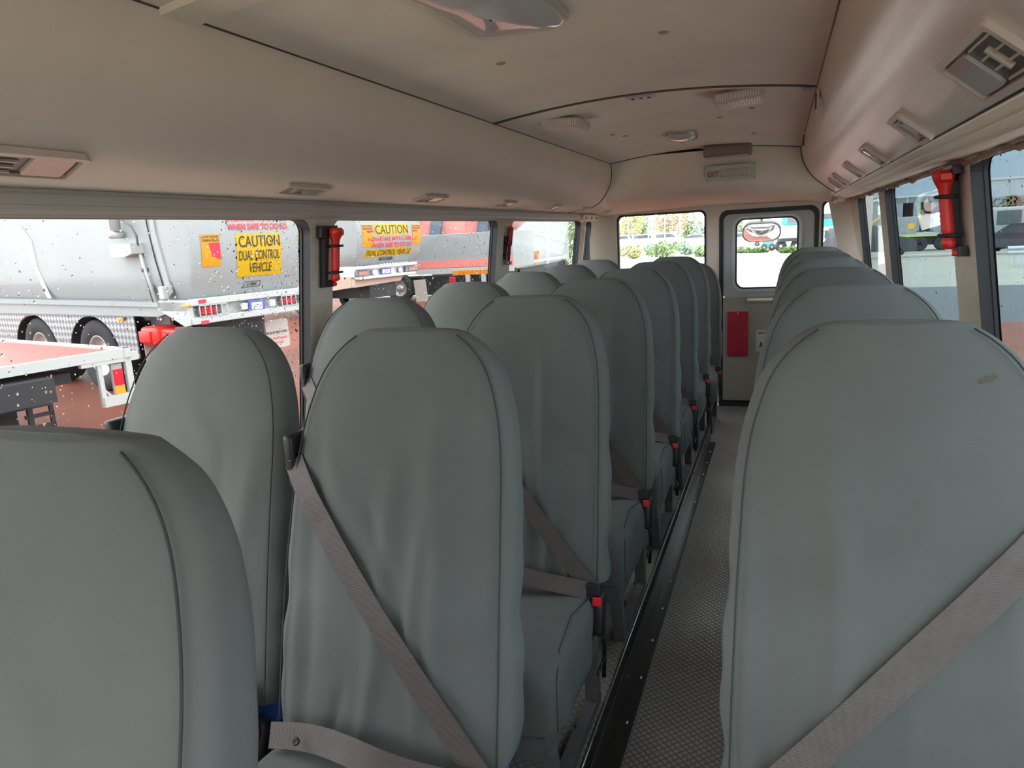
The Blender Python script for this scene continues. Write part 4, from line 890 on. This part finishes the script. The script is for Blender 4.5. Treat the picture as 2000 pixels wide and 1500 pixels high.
LG = [mat('leaf_mid', (.24, .32, .16), .7, var=.3, vscale=2), mat('leaf_yellow', (.42, .40, .20), .7, var=.3, vscale=2), mat('leaf_blue', (.25, .34, .27), .7, var=.2), mat('leaf_deep', (.09, .17, .05), .7, var=.3), mat('leaf_autumn', (.40, .33, .22), .7, var=.3)]
BARK = mat('bark', (.14, .11, .09), .9)
def gp(x, y, Z=GZ): return at(x, y, Z=Z)
def tree(px, top, dist, wpx, mi, label, seed):
    a = at(px, top, Y=dist); sx = dist / F * 1.09; rad = wpx * sx / 2; zc = a[2] - rad * .75
    root = empty('tree', (a[0], dist, GZ), label=label, cat='tree', group='trees behind the car park')
    m = MB(); m.tube([(0, 0, 0), (.1, 0, (zc - GZ) * .6), (0, .1, zc - GZ)], [.28, .2, .1], 8); m.build('trunk', BARK, root)
    leafy(root, 'crown', (0, 0, zc - GZ), rad, 1500, LG[mi], seed, leaf=.32)
for k, t in enumerate([(1222, 424, 122, 52, 1, 'yellow green tree at the left edge of the rear window'), (1258, 414, 136, 60, 0, 'green tree second from left behind the white cars'), (1303, 411, 126, 62, 4, 'autumn coloured tree in the middle of the rear window'), (1345, 430, 138, 42, 0, 'lower green tree right of the autumn tree in rear window'), (1370, 440, 124, 40, 2, 'pale tree at the right edge of the rear window'), (1450, 432, 116, 36, 0, 'green tree at left edge of the rear door window')]): tree(*t, seed=60 + k)
for k, (px, bot, top, wpx, mi, lb) in enumerate(((1236, 506, 480, 40, 1, 'orange yellow bush at left of the rear window'), (1275, 498, 479, 34, 2, 'grey green bush beside the orange bush'), (1305, 503, 475, 42, 0, 'bright green bush in the middle of the rear window'), (1338, 498, 477, 34, 2, 'pale grey bush right of the bright green bush'), (1370, 501, 482, 36, 0, 'green bush at right edge of the rear window'), (1452, 494, 484, 30, 0, 'low green bush at left of the door window'), (1482, 494, 485, 24, 3, 'dark bush below the teal machine'), (1540, 494, 484, 40, 3, 'dark low bush below the truck in door window'))):
    g = gp(px, bot); sx = g[1] / F * 1.09; root = empty('bush', tuple(g), label=lb, cat='bush', group='bushes along the yard edge'); h = (bot - top) * sx
    leafy(root, 'foliage', (0, 0, h * .45), wpx * sx / 2, 900, LG[mi], 90 + k, leaf=.16, squash=h / (wpx * sx) * 1.0)
    m = MB(); m.tube([(0, 0, 0), (0, 0, h * .4)], .05, 6); m.build('stem', BARK, root)
def car(name, pos, rz, L, H, mt, label, group, suv=False, cat='car'):
    root = empty(name, tuple(pos), rz, label=label, cat=cat, group=group); Wd = 1.8
    f_ = lambda u, v, d: (u, d, v); h = H
    P = [(-L / 2, .35), (-L / 2, h * .55), (-L / 2 + .1, h * .62)] + ([(-L / 2 + .25, h * .98), (L * .05, h), (L * .22, h * .66)] if suv else [(-L * .38, h * .64), (-L * .22, h * .97), (L * .05, h), (L * .22, h * .66)]) + [(L / 2 - .15, h * .56), (L / 2, h * .4), (L / 2, .3)]
    m = MB(); m.prism(P, f_, -Wd / 2, Wd / 2); m.build('body', mt, root)
    gl = mat('car_glass', (.05, .07, .08), .15)
    Q = [(-L / 2 + .35, h * .68), (-L / 2 + .42 if suv else -L * .20, h * .92), (L * .03, h * .94), (L * .16, h * .68)]
    for s in (-1, 1): m = MB(); m.prism(Q, f_, s * Wd / 2, s * (Wd / 2 + .015)); m.build('side_window', gl, root)
    m = MB(); m.box((-L / 2 + (.14 if suv else .5), 0, h * .80), (.12, Wd * .8, h * .25)); m.build('rear_window', gl, root)
    for s in (-1, 1):
        m = MB(); m.box((-L / 2 - .01, s * .72, h * .52), (.05, .22, .14)); m.build('tail_lamp', LIGHTR, root)
        for x in (-L * .31, L * .31): m = MB(); m.lathe((x, s * .80, .32), (0, s, 0), [(.05, .1), (.2, .1), (.32, .09), (.33, -.1), (.1, -.1)], 20); m.build('wheel', TYRE, root)
CW = mat('car_white', (.80, .82, .84), .25, coat=.5); CS = mat('car_silver', (.45, .48, .5), .25, coat=.5)
for k, (px, by, rz, lb, mt, suv) in enumerate(((1222, 484, .2, 'white van at the far left of the rear window', CW, True), (1264, 483, .3, 'white car with raised boot in the car park', CW, True), (1312, 482, 0, 'silver hatchback in the middle of the car park', CS, True), (1366, 481, .1, 'white car at the right of the rear window', CW, False), (1452, 482, 0, 'white car at left of the door window', CW, False))):
    g = gp(px, by); car('parked_car', (g[0], g[1], GZ), rz, 4.4, 1.75 if suv else 1.5, mt, lb, 'cars in the car park behind', suv)
for k, (px, ty) in enumerate(((1227, 420), (1266, 416), (1273, 420), (1298, 412), (1328, 425))):
    p = at(px, ty, Y=84); root = empty('lamp_post', (p[0], 84, GZ), label='thin white post number seen among trees, %s from the left' % ['first', 'second', 'third', 'fourth', 'fifth'][k], cat='post', group='thin posts in the car park')
    root['label'] = 'thin pale post among the trees in rear window, %s from the left' % ['first', 'second', 'third', 'fourth', 'fifth'][k]
    m = MB(); m.tube([(0, 0, 0), (0, 0, p[2] - GZ)], .07, 6); m.build('pole', WHITE2, root)
# teal truck through the door glass, teal machine, white bus
TEAL = mat('teal_paint', (.02, .45, .52), .4)
g = gp(1540, 492); sx = g[1] / F * 1.09
root = empty('teal_truck', (g[0], g[1], GZ), label='teal and white truck at right of the rear door window', cat='truck')
m = MB(); m.box((0, 1.2, 1.4), (36 * sx, 2.2, 1.2), bev=.08); m.build('body', WHITE, root)
m = MB(); m.box((.2, 1.2, 2.5), (32 * sx, 2.1, 1.0), bev=.15); m.build('cab', TEAL, root)
m = MB(); m.box((.3, .12, 2.35), (18 * sx, .06, .45)); m.build('windscreen', mat('car_glass', (.05, .07, .08), .15), root)
m = MB(); m.box((0, .05, .9), (36 * sx, .15, .25)); m.build('bumper', CHASS, root)
for s in (-1, 1): m = MB(); m.lathe((s * 12 * sx, .2, .45), (0, -1, 0), [(.1, .1), (.45, .1), (.45, -.2), (.1, -.2)], 20); m.build('wheel', TYRE, root)
g = gp(1500, 490); root = empty('teal_machine', (g[0], g[1], GZ), label='small teal machine in front of the teal truck', cat='machine')
m = MB(); m.box((0, 0, .9), (.9, .8, 1.0), bev=.08); m.box((0, 0, 1.6), (.5, .5, .5), bev=.05); m.build('body', TEAL, root)
for s in (-1, 1): m = MB(); m.lathe((s * .3, -.4, .3), (0, -1, 0), [(.05, .08), (.3, .08), (.3, -.1), (.05, -.1)], 16); m.build('wheel', TYRE, root)
g = gp(1622, 486); root = empty('coach', (g[0], g[1], GZ), label='white and teal coach in the narrow rear right window', cat='bus')
m = MB(); m.box((.5, 1.5, 1.5), (3.4, 3, 2.6), bev=.15); m.build('body', WHITE, root)
m = MB(); m.box((.5, -.02, 2.05), (3.3, .06, .5)); m.build('teal_band', TEAL, root)
m = MB(); m.box((.5, -.04, 2.5), (2.8, .06, .4)); m.build('windscreen', mat('car_glass', (.05, .07, .08), .15), root)
for s in (-1, 1): m = MB(); m.lathe((.5 + s * 1.1, 0, .4), (0, -1, 0), [(.1, .1), (.4, .1), (.4, -.2), (.1, -.2)], 18); m.build('wheel', TYRE, root)
# rear view mirror outside the door
pm = at(1487, 454, Y=6.35); pr = at(1487, 420, Y=6.35)
root = empty('rear_mirror', tuple(pm), label='oval convex mirror on a rod outside the rear door glass', cat='mirror')
m = MB(); rows = []
for s, h in ((1, 0), (1.02, .02), (.9, .06), (.5, .09), (.02, .10)): rows.append([(s * u, h + .0, s * v) for u, v in rrect(-.150, -.092, .150, .092, .075, 6)])
m.grid(rows, close_u=True); m.build('shell', BLACKP, root).rotation_euler = (math.radians(33), 0, 0)
m = MB(); rows = []
for s, h in ((.97, -.002), (.9, -.012), (.7, -.030), (.45, -.045), (.2, -.053), (.01, -.055)): rows.append([(s * u, h, s * v) for u, v in rrect(-.144, -.086, .144, .086, .072, 6)])
m.grid(rows, close_u=True); m.build('mirror_glass', mat('mirror_face', (.9, .88, .86), .02, metal=1), root).rotation_euler = (math.radians(33), 0, 0)
m = MB(); m.tube([(0, .05, .05), (0, .02, .10), (0, -.02, .35), (0, -.46, .50)], .010, 8); m.build('rod', BLACKP, root)
# ================================================================== OUTSIDE: RIGHT
def bld(name, x0, x1, ytop, ybot, dist, dep, mt, label):
    a = at(x0, ytop, Y=dist); b = at(x1, ytop, Y=dist); h = a[2] - GZ
    root = empty(name, ((a[0] + b[0]) / 2, dist, GZ), label=label, cat='building')
    m = MB(); m.box((0, dep / 2, h / 2), (b[0] - a[0], dep, h)); m.build('walls', mt, root)
    m = MB(); m.box((0, dep / 2, h + .1), (b[0] - a[0] + .3, dep + .3, .25)); m.build('roof_edge', GREYM, root)
    for q in (.33, .66): m = MB(); m.box(((b[0] - a[0]) * (q - .5), -.03, h / 2), (.12, .08, h)); m.build('downpipe', GREYM, root)
    for q in (.2, .5, .8): m = MB(); m.box(((b[0] - a[0]) * (q - .5), -.05, 2), (3, .08, 3.4)); m.build('roller_door', mat('door_slate', (.22, .25, .28), .5), root)
bld('warehouse', 1932, 2070, 352, 430, 95, 30, mat('shed_grey', (.34, .37, .40), .7, bump=.8, bscale=4), 'large plain grey warehouse behind the dark car on the right')
bld('warehouse', 1735, 1850, 388, 430, 100, 20, mat('shed_dark', (.16, .18, .20), .7), 'dark grey shed behind the flatbed truck')
bld('warehouse', 1660, 1728, 390, 430, 150, 20, mat('shed_dark', (.16, .18, .20), .7), 'dark shed behind the yellow machine in third right window')
def flatbed(px0, px1, base, label, green=True):
    a, b = gp(px0, base), gp(px1, base); L = b[0] - a[0]; yy = a[1]
    root = empty('flatbed_truck', ((a[0] + b[0]) / 2, yy, GZ), label=label, cat='truck', group='trucks across the road')
    m = MB(); m.box((0, 1.1, 1.02), (L, 2.2, .16)); m.build('tray', WHITE2, root)
    m = MB(); m.box((0, -.02, .93), (L, .06, .07)); m.build('stripe', mat('lime', (.45, .75, .05), .4) if green else RED, root)
    m = MB(); m.box((-L * .27, 1.1, 1.62), (L * .46, 2.1, 1.05), bev=.04); bx = m.build('white_box', WHITE, root)
    m = MB(); m.prism([(-L * .2, 1.45), (-L * .1, 1.40), (-L * .06, 1.75), (-L * .16, 1.8)], lambda u, v, d: (u, -d, v), -.04, -.02) if False else m.box((-L * .18, .04, 1.55), (L * .16, .03, .35), bev=.01); m.build('picture_panel', mat('machine_yellow', (.75, .45, .03), .5), bx)
    m = MB(); m.box((0, 1.1, .6), (L * .95, 1.2, .5)); m.build('chassis', CHASS, root)
    m = MB(); m.box((L * .62, 1.1, 1.35), (L * .22, 2.1, 1.9), bev=.15); m.build('cab', WHITE, root)
    for x in (-L * .3, L * .05, L * .6): m = MB(); m.lathe((x, .1, .45), (0, -1, 0), [(.12, .12), (.22, .06), (.24, .1), (.45, .1), (.45, -.2), (.1, -.2)], 24); m.build('wheel', TYRE, root)
flatbed(1752, 1850, 492, 'white flatbed truck with lime stripe across the road in second right window')
g = gp(1975, 494); car('parked_car', (g[0] + .4, g[1], GZ), 2.6, 4.6, 1.55, mat('car_dark', (.03, .035, .045), .25, coat=.6), 'dark sedan parked behind the guard rail on the right', None)
g = gp(1960, 484); root = empty('delivery_truck', (g[0], g[1], GZ), .2, label='white small truck cab behind the dark sedan', cat='truck')
m = MB(); m.box((0, 0, 1.45), (2.6, 2.0, 1.9), bev=.2, seg=3); m.build('cab', WHITE, root)
m = MB(); m.box((-.3, -1.02, 1.8), (1.3, .06, .8), bev=.02); m.build('side_window', mat('car_glass', (.05, .07, .08), .15), root)
m = MB(); m.box((3.2, 0, 1.3), (3.6, 2.1, 1.0)); m.build('tray', WHITE2, root)
for x in (-.6, 3.4): m = MB(); m.lathe((x, -1.0, .42), (0, -1, 0), [(.1, .1), (.42, .1), (.42, -.2), (.1, -.2)], 20); m.build('wheel', TYRE, root)
# second row of parked vehicles seen in third right window
g = gp(1690, 503); car('parked_car', (g[0], g[1], GZ), .1, 4.8, 1.8, mat('car_dark', (.03, .035, .045), .25, coat=.6), 'dark utility vehicle in the third right window', None, suv=True)
for px, base, c, lb in ((1772, 468, (.8, .45, .03), 'yellow crane machine behind the flatbed truck'), (1694, 468, (.8, .42, .03), 'yellow machine boom in the third right window')):
    g = gp(px, base); root = empty('yellow_machine', (g[0], g[1], GZ), label=lb, cat='machine'); root.scale = (.32, .32, .6); ym = mat('machine_yellow', c, .5)
    m = MB(); m.box((0, 0, 1.3), (4, 2, 1.2), bev=.1); m.box((.8, 0, 2.4), (1.2, 1.6, 1.2), bev=.1); m.bar((-1.5, 0, 1.8), (3.2, 0, 3.6), .3); m.build('body', ym, root)
    for x in (-1.4, 1.4): m = MB(); m.lathe((x, -.9, .6), (0, -1, 0), [(.1, .1), (.6, .1), (.6, -.2), (.1, -.2)], 20); m.build('wheel', TYRE, root)
for px, base, cc, lb in ((1963, 462, (.85, .5, .05), 'orange barrel on the lot beyond the sedan'), (1981, 461, (.8, .1, .2), 'red barrel on the lot beyond the sedan'), (1999, 461, (.1, .15, .6), 'blue barrel on the lot beyond the sedan'), (1772, 474, (.1, .15, .6), 'blue barrel behind the flatbed truck')):
    g = at(px, base, Y=66); root = empty('barrel', (g[0], 66, g[2] - .0), label=lb, cat='barrel')
    root.location = (g[0], 66, GZ); m = MB(); m.lathe((0, 0, 0), (0, 0, 1), [(.0, 0), (.27, 0), (.29, .5), (.27, 1.0), (.29, 1.5), (.27, 1.9), (0, 1.9)], 18); m.build('drum', mat('barrel_%d' % px, cc, .5), root)
# guard rail and kerb
g = gp(1985, 519)
root = empty('guard_rail', (g[0], g[1], GZ), label='galvanised steel guard rail end at the right edge', cat='guard rail')
GAL = mat('galvanised', (.48, .52, .54), .4, metal=.5)
for z in (.62,):
    m = MB(); rows = [[(x, -.03 - .05 * abs(math.sin(k * PI / 4)), z - .17 + .34 * k / 8) for k in range(9)] for x in (-.35, 8)]; m.grid(rows, smooth=False); rows = [[(a, b + .02, c) for a, b, c in r] for r in rows]; m.grid(rows, smooth=False); m.build('beam', GAL, root, fix=False)
for x in (0, 2, 4, 6): m = MB(); m.box((x, .06, .38), (.14, .12, .76)); m.build('post', GAL, root)
g = gp(1850, 500); m = MB(); m.box((g[0] + 22, g[1], GZ + .07), (60, .35, .14), bev=.03); m.build('trim_20', mat('kerb', (.42, .41, .37), .8), kind='structure')
root = empty('tree', (0, 0, 0), label='bare brown tree beside the grey warehouse on the right', cat='tree'); p = at(1990, 405, Y=75); root.location = (p[0], 75, GZ)
m = MB(); m.tube([(0, 0, 0), (0, 0, 3)], .2, 8); m.build('trunk', BARK, root); leafy(root, 'crown', (0, 0, p[2] - GZ - .8), 2.6, 900, mat('leaf_brown', (.16, .15, .08), .8, var=.3), 7, leaf=.22)
# green hedge trees beyond the last left windows
for px, Yd, wd, lb in ((1124, 52, 1.6, 'green leafy tree behind the last left windows'), (1154, 48, 1.5, 'green leafy tree in the narrow rear left window')):
    p = at(px, 470, Y=Yd); root = empty('tree', (p[0], Yd, GZ), label=lb, cat='tree'); m = MB(); m.tube([(0, 0, 0), (0, 0, 2.2)], .12, 8); m.build('trunk', BARK, root)
    leafy(root, 'crown', (0, 0, 2.2), wd, 1500, LG[0], px, leaf=.16, squash=1.6)
p = at(1150, 442, Y=22); root = empty('stop_sign', (p[0], 22, GZ), label='small red sign board in the narrow rear left window', cat='sign')
m = MB(); m.box((0, 0, p[2] - GZ), (.5, .04, .5), bev=.01); m.build('board', RED, root); m = MB(); m.cyl((0, .03, 0), (0, .03, p[2] - GZ), .04, 10); m.build('post', GAL, root)
